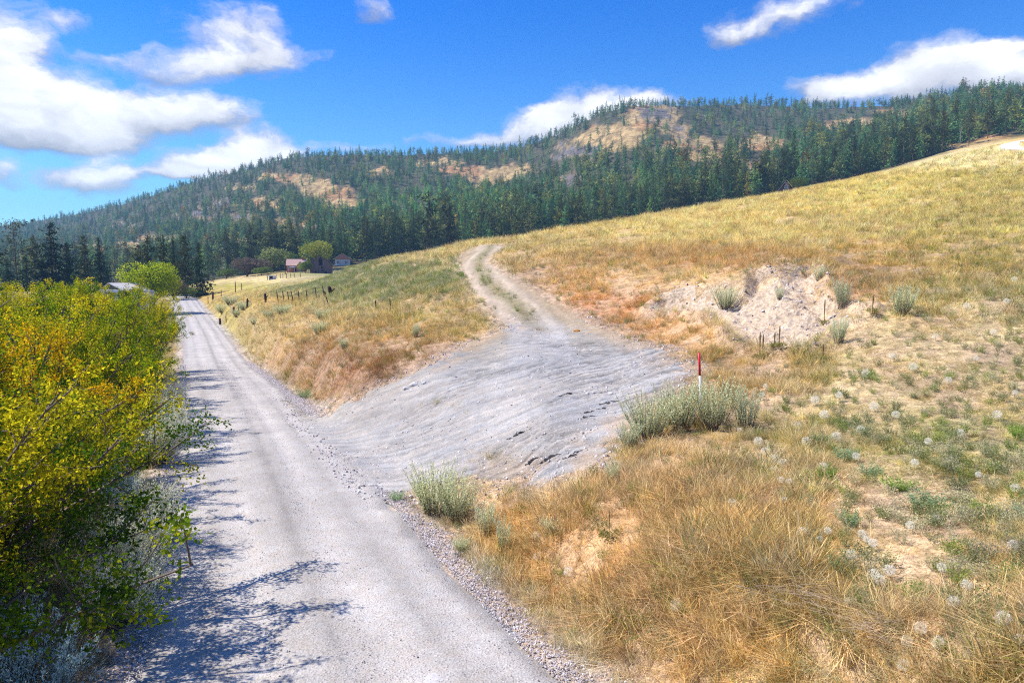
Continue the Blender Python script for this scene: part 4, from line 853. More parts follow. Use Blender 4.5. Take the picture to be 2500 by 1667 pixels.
def trees_round():
    w = (broadleaf(500, 9000, 14, (104, 136, 28), (196, 204, 44), .035), wood_mesh(500)); dk = (broadleaf(501, 2600, 8, (70, 96, 44), (128, 146, 62), .06), wood_mesh(501)); pale = (broadleaf(502, 2600, 8, (104, 128, 66), (176, 178, 106), .06), wood_mesh(502))
    rd = (broadleaf(503, 2200, 8, (84, 78, 70), (122, 104, 88), .06), wood_mesh(503)); yl = (broadleaf(504, 3000, 9, (112, 140, 50), (186, 180, 72), .05), wood_mesh(504))
    def T(px, Y, wpx, hpx, m, lab, name='leafy_tree', cat='tree', sink=.2, base=None):
        x, y, z = at(px, Y) if base is None else base; W = wpx / FPX * Y / .95; Hh = hpx / FPX * Y * 1.2; g = RG(int(px)); o = empty(name, (x, y, z - sink), g.uniform(0, 6.28), (W, W, Hh)); tag(o, lab, cat); link('crown', m[0], o); link('trunk', m[1], o)
    T(342, 128, 112, 112, w, 'round bright yellow green willow beside the white roofed house')
    T(400, 165, 60, 48, rd, 'reddish brown bush between the willow and the road', 'shrub', 'shrub'); T(428, 172, 54, 30, dk, 'low dark green bush at the bend of the road', 'shrub', 'shrub'); T(452, 180, 40, 18, rd, 'small rusty bush past the bend of the road', 'shrub', 'shrub')
    T(568, 285, 84, 44, rd, 'wide dull purple thicket at the field edge before the cottage', 'shrub', 'shrub'); T(520, 290, 40, 26, dk, 'dark bush at the far end of the field', 'shrub', 'shrub'); T(600,275,40,22,dk,'low green bush beside the purple thicket','shrub','shrub')
    T(628, 300, 62, 56, pale, 'pale olive willow between the utility pole and the cottage'); T(660, 312, 50, 46, dk, 'dark leafy tree tucked against the cottage side')
    T(727, 305, 66, 66, yl, 'yellow green maple between the cottage and the barn'); T(702, 268, 26, 30, dk, 'dark green bush at the barn corner', 'shrub', 'shrub'); T(694, 272, 20, 24, yl, 'lighter leafy bush in front of the cottage gable', 'shrub', 'shrub')
    T(775, 326, 40, 40, dk, 'dark tree between the barn and the pale house'); T(812, 285, 34, 20, yl, 'green bush below the pale house gable', 'shrub', 'shrub'); T(756, 318, 26, 60, dk, 'slim leafy tree behind the barn roof')
    T(1834, 296, 34, 30, dk, 'leafy bush beside the dark timber cabin', 'shrub', 'shrub')
trees_round()

# ------------------------------------------------------------------ the hedge on the left verge
HEDGELEAF = leafmat('hedge_leaves', .52, False, 0.0, .10)
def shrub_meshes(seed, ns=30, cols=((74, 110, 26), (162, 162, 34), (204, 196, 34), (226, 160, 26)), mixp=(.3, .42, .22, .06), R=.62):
    """one unit tall, branching from the ground, leaves along the twigs"""
    g = RG(seed); lines = []; tp = []; td = []; tc = []; cl = [lin(*c) for c in cols]
    for i in range(ns):
        a = g.uniform(0, 6.28); rr = .10 * g.random(); d = np.array([math.cos(a) * R * g.uniform(.15, 1.25), math.sin(a) * R * g.uniform(.15, 1.25), 1.0])
        p, _ = arc((rr * math.cos(a), rr * math.sin(a), -.03), d, g.uniform(.70, 1.10), 7, g, -.30, .10); lines.append((p, np.linspace(.011, .003, 8)))
        bias = g.normal(0, .5)
        for j in range(15):
            t = g.uniform(.22, 1.0) * 7; k = min(int(t), 6); b = p[k] * (1 - (t - k)) + p[k + 1] * (t - k); dd = (p[k + 1] - p[k]); dd /= np.linalg.norm(dd)
            q, _ = arc(b, dd * .7 + g.normal(0, .6, 3) + [0, 0, .25], g.uniform(.14, .30) * (1.15 - t / 14), 4, g, .1, .18); lines.append((q, np.linspace(.0035, .0012, 5)))
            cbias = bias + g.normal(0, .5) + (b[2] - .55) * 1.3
            for m in range(5):
                t2 = g.uniform(.2, 1) * 4; k2 = min(int(t2), 3); b2 = q[k2] * (1 - (t2 - k2)) + q[k2 + 1] * (t2 - k2); e, _ = arc(b2, (q[k2 + 1] - q[k2]) * 12 + g.normal(0, .8, 3) + [0, 0, .2], g.uniform(.05, .11), 2, g, .05, .2)
                nl = 30; s = g.random(nl)[:, None] * 2; kk = np.minimum(s.astype(int), 1)[:, 0]; P = e[kk] * (1 - (s - kk[:, None])) + e[kk + 1] * (s - kk[:, None]); tp.append(P + g.normal(0, .010, P.shape)); td.append(g.normal(0, .8, P.shape) + [0, 0, .3])
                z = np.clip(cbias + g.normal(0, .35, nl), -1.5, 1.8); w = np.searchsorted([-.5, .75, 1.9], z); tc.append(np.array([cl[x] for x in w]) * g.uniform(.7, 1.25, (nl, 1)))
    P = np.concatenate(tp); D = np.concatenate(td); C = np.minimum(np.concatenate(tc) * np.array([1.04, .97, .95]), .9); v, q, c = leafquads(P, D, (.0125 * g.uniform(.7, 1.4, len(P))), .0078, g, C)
    v2, q2 = tubes(lines, 3); return make_mesh('shrub_leaves', v, q, None, c, False, [HEDGELEAF]), make_mesh('shrub_branches', v2, q2, None, None, True, [DEADWOOD])
def hedge():
    g = RG(71)
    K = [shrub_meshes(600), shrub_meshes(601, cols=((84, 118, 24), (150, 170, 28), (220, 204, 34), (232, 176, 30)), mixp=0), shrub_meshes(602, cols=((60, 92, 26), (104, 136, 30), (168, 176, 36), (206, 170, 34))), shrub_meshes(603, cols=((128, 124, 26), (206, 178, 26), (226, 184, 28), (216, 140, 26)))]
    lab = 'leafy yellow green shrub in the dense hedge beside the gravel road'; grp = 'shrubs of the roadside hedge'
    # distance, offset left of the road edge, height, spread, kind
    S = [(8.6,3.1,4.9,1.15,2),(11.0,3.2,4.9,1.12,0),(13.4,3.3,4.3,1.2,2),(16.0,3.4,4.6,1.1,3),(19.0,3.3,4.9,1.1,0),(22.5,3.2,5.1,1.1,1),(26.5,3.0,5.3,1.0,1),(31,2.7,5.5,1.0,0),(36,2.4,5.7,1.0,2),(41.5,2.2,5.9,1.0,1),(47.5,2.2,6.1,1.0,0),(54,2.4,6.2,1.0,1),
         (12.5,6.3,4.9,1.2,1),(16.5,6.6,5.0,1.25,0),(21,6.5,5.1,1.25,1),(26,6.2,5.3,1.2,1),(32,6.0,5.6,1.15,0),(39,5.6,5.9,1.1,1),(46,6,6.1,1.1,1),(24,10.2,5.2,1.3,0),(31,10.2,5.6,1.3,1),(40,10,5.8,1.3,1),(53,7,6.2,1.1,1),(12.3,2.5,3.0,1.25,2),(15.0,2.3,3.2,1.15,1),(17.8,2.2,3.3,1.15,0)]
    for i, (Y, off, h, wd, k) in enumerate(S):
        nr = sst(Y, 14, 10) * (off < 5); h *= .92 + .06 * nr; off += (.2 + 1.0 * sst(Y, 30, 40)) * (off < 5) - .45 * nr; off += .30 * sst(Y, 13, 10) * (off < 5); wd *= .88 + .08 * nr
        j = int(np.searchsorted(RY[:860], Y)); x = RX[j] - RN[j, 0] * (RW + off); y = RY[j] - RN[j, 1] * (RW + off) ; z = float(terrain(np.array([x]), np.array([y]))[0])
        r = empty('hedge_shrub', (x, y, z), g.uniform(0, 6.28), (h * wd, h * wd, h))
        if i == 3: tag(r, 'orange yellow autumn shrub standing out in the green hedge', 'shrub')
        elif i == 0: tag(r, 'darkest hedge shrub, nearest the viewer with bare stems showing', 'shrub')
        elif off > 9: tag(r, 'shrub in the back row of the hedge, farthest from the gravel road', 'shrub', 'back row of the hedge')
        elif off > 5: tag(r, 'yellow topped shrub in the middle row of the hedge', 'shrub', 'middle row of the hedge')
        else:
            w_ = 'just past the orange shrub' if Y > 16 and Y < 24 else 'between the nearest shrub and the orange one' if Y < 16 else 'opposite the turn-in' if Y < 33 else 'near its far end toward the houses'
            tag(r, 'yellow green roadside hedge shrub ' + w_, 'shrub', 'roadside row of the hedge, ' + w_)
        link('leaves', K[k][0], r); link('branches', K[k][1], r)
hedge()
# ------------------------------------------------------------------ silvery sagebrush, weeds, seed heads
SAGE = leafmat('sage_leaves', .30, False, 0.0, .10)
def sage_meshes(seed, ns=60, lf=70, lean=(0, 0), R=.5, plume=False, c0=(158, 166, 118), c1=(228, 230, 180), ll=.035):
    g = RG(seed); ls = []; P = []; D = []; C = []; a0 = lin(*c0); a1 = lin(*c1)
    for i in range(ns):
        a = g.uniform(0, 6.28); rr = .16 * math.sqrt(g.random()); k = g.uniform(.1, 1)
        d = np.array([math.cos(a) * R * k + lean[0], math.sin(a) * R * k + lean[1], 1.0]); p, _ = arc((rr * math.cos(a), rr * math.sin(a), -.03), d, g.uniform(.65, 1.08), 6, g, -.12 if plume else .1, .07); ls.append((p, np.linspace(.007, .0015, 7)))
        t = g.uniform(.18 if not plume else .3, 1, lf) ** .8 * 5.98; kk = t.astype(int); f = (t - kk)[:, None]; q = p[kk] * (1 - f) + p[kk + 1] * f; ax = p[kk + 1] - p[kk]; ax /= np.linalg.norm(ax, axis=1, keepdims=True)
        wd = (.05 if plume else .035) * (1.1 - t / 6.5); q = q + g.normal(0, 1, q.shape) * wd[:, None]; P.append(q); D.append(ax * 1.0 + g.normal(0, .55, q.shape)); m = np.clip(t / 6 + g.normal(0, .25, lf), 0, 1)[:, None]; C.append((a0 * (1 - m) + a1 * m) * g.uniform(.75, 1.2, (lf, 1)))
    P = np.concatenate(P); v, q, c = leafquads(P, np.concatenate(D), ll * g.uniform(.6, 1.4, len(P)), ll * .32, g, np.minimum(np.concatenate(C) * 1.15, .9)); v2, q2 = tubes(ls, 3)
    return make_mesh('sage_foliage', v, q, None, c, False, [SAGE]), make_mesh('sage_stems', v2, q2, None, None, True, [DEADWOOD])
def put_plant(name, px, py, hpx, M, label, cat, group=None, wd=1.0, rz=None, parts=('foliage', 'stems'), sink=.02):
    x, y, z = ground(px, py); h = hpx / FPX * y; g = RG(int(px * 3 + py)); o = empty(name, (x, y, z - sink), g.uniform(0, 6.28) if rz is None else rz, (h * wd, h * wd, h)); tag(o, label, cat, group)
    for nm, me in zip(parts, M): link(nm, me, o)
    return o
def sages():
    A = sage_meshes(700, 70, 90, R=.55); B = sage_meshes(701, 44, 90, R=.35, c1=(220, 226, 184)); W = sage_meshes(702, 80, 80, R=.5); PL = sage_meshes(703, 120, 80, (.35, -.05), .55, True, (186, 192, 138), (246, 246, 206), .032); PL_SHADE = sage_meshes(704, 70, 80, (.2, 0), .6, True, (130, 154, 150), (190, 214, 208), .034)  # last kind: blue grey hedge shade put into the leaf colour
    def S(px, py, h, M, lab, wd=1.0, rz=None, name='sagebrush'): put_plant(name, px, py, h, M, lab, 'sagebrush', None, wd, rz)
    S(1490, 1010, 118, A, 'wide silver green sagebrush left of the red and white marker', 1.15); S(1560, 990, 120, W, 'dense sagebrush right behind the marker post', 1.0); S(1640, 985, 125, A, 'tall sagebrush just right of the red and white marker', .95)
    S(1715, 985, 105, B, 'upright sagebrush at the right end of the marker clump', 1.0); S(1445, 1030, 70, B, 'low sagebrush spilling toward the turn-in from the marker clump', 1.3)
    S(1000, 1185, 132, W, 'full pale sagebrush at the corner of road and turn-in', 1.1); S(1050, 1200, 118, A, 'sagebrush behind the pale corner plant', .9); S(1120, 1235, 95, B, 'narrow sage beside the corner sagebrushes', .9); S(1160, 1270, 88, B, 'thin upright sage furthest down the bank from the corner', .7)
    S(1265, 1225, 44, B, 'small flat sage on the pink soil by the turn-in', 1.6); S(960, 1130, 34, B, 'little grey sage at the road corner tip', 1.5); S(1060, 1262, 34, W, 'low grey sage on the bank at the road edge', 1.6)
    S(955, 775, 36, B, 'solitary blue grey sage above the rusty grass', .8); S(790, 800, 26, W, 'small round sage in the yellow verge grass', 1.1); S(735, 768, 34, A, 'grey sage below the rotten fence stumps', 1.4)
    S(650, 722, 24, W, 'long pale sage below the leaning fence posts', 2.2); S(615, 730, 20, W, 'sage joined to the long pale one below the posts', 1.6); S(585, 745, 18, W, 'lower sage below the leaning fence posts', 1.6); S(562, 712, 22, A, 'broad sage near the dark stump', 2.0); S(530, 700, 22, W, 'sage beside the road below the stumps', 2.0); S(510, 718, 22, A, 'grey sage spreading at the road edge', 2.0); S(545, 728, 20, W, 'pale sage low on the road verge', 1.6); S(740, 735, 30, W, 'pale sage by the last fence stump', 1.5)
    S(1665, 712, 62, A, 'grey green sage drooping over the sand face', 1.05); S(1880, 600 + 45, 34, B, 'thin sage on the crest of the sand face', 1.0); S(1935, 708, 70, B, 'sparse sage at the edge of the sand face', .8); S(2072, 725, 74, W, 'pale sage on the slope beyond the sand face', .95); S(1790, 690, 32, B, 'small sage rooted in the sand face', 1.0)
    S(1925, 790, 66, B, 'leggy grey green sage where sand meets grass', .9); S(1405, 1110, 60, B, 'yellowish sage at the lower edge of the turn-in', .9)
    # wormwood plumes leaning out of the hedge
    for i, (Y, off, h, M, lab) in enumerate([(9.6, .9, 1.5, PL_SHADE, 'wormwood tinted blue grey for shade at the foot of the hedge'), (11.2, .25, 1.45, PL, 'feathery pale wormwood plume nearest the viewer'), (12.8, .25, 1.75, PL, 'tallest feathery wormwood arching over the road shade'), (14.6, .25, 1.6, PL, 'feathery wormwood behind the tallest plume'), (10.6, 1.5, 1.3, PL_SHADE, 'shade tinted wormwood tucked under the hedge'), (17.5, .9, 1.3, PL_SHADE, 'shaded wormwood halfway along the near hedge'),
                                    (21.5, .4, 2.0, PL, 'feathery wormwood in the gap by the orange shrub'), (24.5, .35, 1.9, PL, 'pale wormwood beyond the gap in the hedge'), (28.5, .3, 1.5, PL, 'small pale wormwood far along the hedge'), (8.9, 1.6, 1.0, PL_SHADE, 'low shade tinted wormwood at the bottom edge of the verge'), (34, .3, 1.5, PL, 'last pale wormwood before the hedge meets the road')]):
        j = int(np.searchsorted(RY[:860], Y)); x = RX[j] - RN[j, 0] * (RW + off); y = RY[j] - RN[j, 1] * (RW + off); z = float(terrain(np.array([x]), np.array([y]))[0])
        o = empty('wormwood', (x, y, z - .03), RG(i).normal(-.1, .25), (h * .85, h * .85, h * .9)); tag(o, lab, 'wormwood'); link('foliage', M[0], o); link('stems', M[1], o)
    # green mounds on the mown slope
    def mound(seed, c0, c1):
        v, q, c = forb(seed, 60, 14, .9, .10, .035, lin(*c0) * .9, lin(*c1) * .9); return (make_mesh('weed_leaves', v, q, None, c, False, [LEAF]),)
    G1 = mound(720, (110, 140, 58), (160, 186, 88)); G2 = mound(721, (118, 148, 104), (170, 196, 146))
    for px, py, h, M, lab, wd in [(1893,1100,44,G1,'bright green weed between two puffball heads',1.2),(2000,1092,34,G2,'first round green weed of the row on the mown slope',1.7),(2065,1125,40,G1,'wide yellow green weed in the row on the mown slope',2.0),(2125,1165,44,G2,'largest bluish green weed, middle of the row',2.1),(2258,1175,34,G1,'green weed beyond the largest bluish one',1.7),(2348,1185,36,G2,'green weed cut by the picture edge',1.4),
                            (1952,1215,56,G2,'pale blue green weed standing in dry grass',.9),(1940,1050+10,44,G2,'blue green weed near three white puffballs',1.2),(1888,1018,30,G2,'flat pale green weed up the mown slope',1.8),(2380 - 40,1010,50,G1,'upright green weed high on the mown slope',.9),(1700,1130,20,G2,'tiny grey green weed in bare soil',1.3),(912,1148,26,G2,'small grey green weed at the road corner',1.6),(700,915,26,G2,'lone green weed where the verge meets the turn-in',1.3)]:
        o = put_plant('green_weed', px, py, h, M, lab, 'weed', None, wd, None, ('leaves',))
sages()

def seedball(seed, r=.5):
    g = RG(seed); n = 210; d = g.normal(0, 1, (n, 3)); d /= np.linalg.norm(d, axis=1, keepdims=True); c = np.tile([.9, .86, .74], (n, 1))
    v, q, cc = leafquads(d * .08, d, r * .95, .012, g, c); P = d * r * .86; m = n * 3; dd = np.repeat(d, 3, 0) * .25 + g.normal(0, .7, (m, 3)); v2, q2, c2 = leafquads(np.repeat(P, 3, 0), dd, .15, .022, g, np.tile([.96, .92, .78], (m, 1)))
    V, Q, C = join([(v, q, cc), (v2, q2, c2)]); return V, Q, C
PUFF = leafmat('seed_fluff', .45, False, 0.0)
def seedheads():
    B = [make_mesh('seed_ball', *(lambda t: (t[0], t[1], None, t[2], False, [PUFF]))(seedball(740 + i))) for i in range(3)]
    g = RG(741); stems = []
    for i in range(2): p, _ = arc((0, 0, 0), (.1, .05, 1), 1, 4, g, 0, .06); v, q = tubes([(p, np.full(5, .02))], 4); stems.append((make_mesh('seed_stem', v, q, None, np.tile(lin(160, 150, 84), (len(v), 1)), True, [PUFF]), p[-1]))
    pts = [(1760,1033,12),(1778,1052,13),(1797,1060,13),(1775,1078,13),(1795,1098,12),(1808,1105,10),(1745,1010,12),(1707,1055,10),(1890,1100 - 30,12),(1800,1145,11),(1835,1180,11),(1790,1205,13),(1680,1152,12),(1692,1158,13),(1840,1220,14),(1950,1270,16),(2000,1318,16),(2025,1330,17),(1905,1220,12),(1975,1225,13),(2000,1250,11),(1880,1240,10),
           (1560,1385,17),(1305,1307,15),(1228,1225,12),(1232,1276,12),(1735,1290,14),(1762,1290,14),(1650,1236,14),(1618,1265,10),(1712,1246,12),(1985,1240,12),(2090,1205,14),(2150,1190,12),(2160,1300,15),(2188,1296,12),(2195,1380,17),(2215,1497,20),(2160,1470,22),(2110,1437,19),(2085,1475,18),(2075,1523,18),(1945,1384,15),(2045,1310,14),(2310,1415,24),(2345,1470,24),(2330,1255,14),(2225,1340,18),(2100,1060,12),(2130,1010,12),(1925,1000,12),(1980,985,11),(2060,950,12),(1890,950,12),(1868,915,11),(1930,905,12),(2010,930,11),(2200,990,11),(2290,950,11),(2330,900,10),(2180,870,10),(2100,840,10),(2045,815,10),(1985,855,10),(2240,820,9),(2150,770,9),(2280,760,9),(2220,700,8),(2310,690,8),(2330,640,8),(1760,885,9),(1747,905,10),(1830,975,11),(1850,1010,12),(1500,1075,9),(1700,985,9),(1970,1045,12),(2250,1090,11),(2330,1120,12)]
    for i, (px, py, r) in enumerate(pts):
        x, y, z0 = ground(px, py + r * 1.6); R = r * .86 * g.uniform(.72, 1.15) / FPX * y; zt = float(p2z(py, y)); z0 = float(terrain(np.array([x]), np.array([y]))[0]); h = max(.12, zt - z0 - R * .2); k = i % 2
        o = empty('seed_head', (x, y, z0), g.uniform(0, 6.28)); w_ = ('in the tall dry grass near the dead brush' if py > 1270 else 'around the row of green weeds' if py > 1120 and px > 1800 else 'on bare soil beside the marker sagebrush' if px < 1860 and py > 960 else 'on the mown slope below the sand face' if py > 860 else 'high on the mown slope'); tag(o, 'round cream white puffball seed head ' + w_, 'seed head', 'puffball seed heads ' + w_)
        link('stem', stems[k][0], o, (0, 0, 0), 0, (h, h, h)); b = link('seed_ball', B[i % 3], o, tuple(stems[k][1] * h), g.uniform(0, 6.28), 2 * R)
seedheads()
def far_flecks():
    """pale flower heads in the shaggy slope, too small to pick apart"""
    P = slope_pts(26000, 12, 110, -.45, .82, 1.3, 131, veg_weight); X, Y, Z = P.T; px, py = proj(X, Y, Z); g = RG(9)
    w = .16 * sst(fbm(X / 3, Y / 3, 4), .42, .6) * (px > 1500) + .9 * np.exp(-((px - 1020) / 80) ** 2 - ((py - 710) / 34) ** 2) + .5 * mown(px, py) * sst(fbm(X / 1.2, Y / 1.2, 4), .5, .65) + .012
    m = g.random(len(P)) < w; P = P[m]; n = len(P); P[:, 2] += .22 + .12 * g.random(n)
    v, q, c = seedball(750); sel = np.arange(0, len(q), 5); me = make_mesh('pale_flower', v, q[sel], None, c, False, [GRASS]); tint = lin(240, 222, 178) * (.8 + .3 * g.random((n, 1)))
    scatter('pale_flowers', 'tiny pale flower heads dotted over the slope', P, g.uniform(0, 6.28, n), .055 + .09 * g.random(n) + .0012 * P[:, 1], tint, [me], [1.0], 12)
far_flecks()

# ------------------------------------------------------------------ mullein stalks, dead brush, rocks, clods
def small_things():
    g = RG(760); v, q = tubes([(np.array([(0, 0, -.02), (.01, 0, .4), (0, .01, .8), (.005, 0, 1.0)]), [.010, .014, .026, .012])], 6); sm = make_mesh('stalk', v, q, None, None, True, [plain('dry_stalk', lin(140, 112, 66) * .8, .95, .4, 20)])
    v, q, c = forb(761, 14, 7, .32, .16, .06, lin(150, 150, 90) * .9, lin(170, 160, 96) * .9); lm = make_mesh('basal_leaves', v, q, None, c, False, [LEAF])
    for px, py, h, lab in [(1744,826,64,'tall olive mullein stalk of the close pair'),(1752,822,54,'shorter mullein stalk of the close pair'),(1779,800,36,'slim mullein stalk before the sand face'),(1790,798,50,'straight mullein stalk against the bare sand'),(1893,748,58,'dark mullein stalk at the far end of the sand'),(2004,720,42,'mullein stalk in the grass beyond the sand'),(1890,830,40,'short mullein stalk among leggy sages'),(1399,1240,70,'thin black stalk below the turn-in'),(1203,1180,70,'lone dry stalk at the corner of the turn-in')]:
        x, y, z = ground(px, py); hh = h / FPX * y; o = empty('mullein', (x, y, z), g.uniform(0, 6)); tag(o, lab, 'plant'); link('stalk', sm, o, (0, 0, 0), 0, (1.0 if px > 1500 else .4, 1.0 if px > 1500 else .4, hh)); link('leaves', lm, o, (0, 0, 0), 0, .6)
    # heaps of grey straw and twigs
    def brush(px, py, w, lab, seed, ang):
        g = RG(seed); x, y, z = ground(px, py); W = w / FPX * y; ls = []
        for i in range(110):
            a = ang + g.normal(0, .35); r = W * .5; cx, cy = g.normal(0, r * .5), g.normal(0, r * .3); L = W * g.uniform(.12, .4)
            p, _ = arc((cx, cy, .12 + .16 * g.random()), (math.cos(a), math.sin(a), g.normal(0.05, .1)), L, 4, g, 0, .08); ls.append((p, np.linspace(.003, .0012, 5)))
        v, q = tubes(ls, 3); me = make_mesh('dead_stems', v, q, None, None, False, [plain('bleached_stems', lin(176, 156, 132) * .62, .9, .2)]); tag(link('dead_brush', me, None, (x, y, z)), lab, 'brush', kind='stuff')
    brush(1870, 1400, 260, 'bleached stems of dead brush flattened in the dry grass', 770, -.5); brush(2010, 1470, 160, 'bleached twigs of dead brush near the lowest puffballs', 771, -1.0); brush(2320, 1300, 110, 'grey dead twigs lying at the slope edge', 772, .8)
    # rocks
    RK = plain('pale_rock', lin(214, 208, 206) * .75, .9, .2, 5, bump=.5); RD = plain('dark_clod', lin(96, 92, 92) * .7, .95, .3, 8, bump=.6)
    def rock(px, py, wpx, lab, mat=RK, fl=.6, name='rock', cat='rock', rz=0, asp=1.0):
        import bmesh
        g = RG(int(px + py)); bm = bmesh.new(); bmesh.ops.create_icosphere(bm, subdivisions=3, radius=.5)
        for v in bm.verts:
            c = v.co; k = 1 + .5 * (vnoise(c.x * 3.1 + px, c.y * 3.1 + c.z * 2.2) - .5) + .3 * (vnoise(c.x * 7 + c.z * 5 + py, c.y * 7) - .5); v.co = c * float(k)
        me = bpy.data.meshes.new(name); bm.to_mesh(me); bm.free(); me.materials.append(mat); x, y, z = ground(px, py); W = wpx / FPX * y
        o = link(name, me, None, (x, y, z), rz, (W, W * asp, W * fl)); tag(o, lab, cat)
    rock(952, 886, 24, 'largest pale rock at the far edge of the turn-in'); rock(934, 893, 18, 'pale rock left of the largest edge rock'); rock(975, 882, 14, 'small pale rock right of the largest edge rock'); rock(946, 898, 12, 'smallest of the four edge rocks, in front'); rock(1350, 905, 12, 'white rock out on the rutted dirt'); rock(1404, 904, 14, 'flat white rock nearer the marker on the dirt')
    rock(1325, 762, 16, 'orange tinged rock on the drive track', plain('orange_rock', lin(206, 140, 70) * .7)); rock(995, 1560, 50, 'pale half buried slab in the near road', RK, .12); rock(1540, 846, 12, 'small grey rock beside the sand slope foot'); rock(1345, 1095, 22, 'pinkish rock at the lower rim of the turn-in', plain('pink_rock', lin(214, 176, 160) * .7), .5)
    def clod(px, py, wpx, lab, rz):
        g = RG(int(px * 5 + py)); x, y, z = ground(px, py); W = wpx / FPX * y; P = []; n = 46; V = []; Q = []; o = 0
        for i in range(n):
            t = g.uniform(-.5, .5); a, b = t * W, g.normal(0, .045) * W * (1 - 1.6 * abs(t)) + .05 * W * math.sin(t * 9); s = (.02 + .07 * g.random() ** 2) * (1.1 - abs(t)); v, q = pebble(int(g.integers(1e6)))
            c, sn = math.cos(rz * 1.6), math.sin(rz * 1.6); X_, Y_ = x + a * c - b * sn, y + a * sn * 1.0 + b * c; v = v * [s * 1.7, s * 1.2, s * .8]; V.append(v + [X_ - x, Y_ - y, float(terrain(np.array([X_]), np.array([Y_]))[0]) - z + s * .45]); Q.append(q + o); o += 8
        tag(link('earth_clod', make_mesh('earth_clod', np.concatenate(V), np.concatenate(Q), None, None, False, [RD]), None, (x, y, z)), lab, 'clod')
    for px, py, w, fl, lab, rz, asp in [(1392,928,44,.35,'long black clod of turned earth near the marker clump',.25,.8),(1372,944,56,.25,'thin dark clod strip under the long black one',.22,.5),(1318,1046,54,.35,'largest dark clod low on the turn-in',.3,.8),(1190,1002,44,.30,'dark clod strip in the middle of the turn-in',.1,.6),(1262,1056,44,.2,'thin dark clod left of the largest clod',.12,.4),(1300,908,34,.2,'thin dark clod high on the turn-in',.3,.5),(1222,1062,30,.2,'crumbled dark clod beside a dry grass tuft',.15,.5),(1345,962,40,.2,'slender dark clod below the thin strip',.2,.4)]:
        clod(px, py, w * 1.5, lab, rz)
small_things()

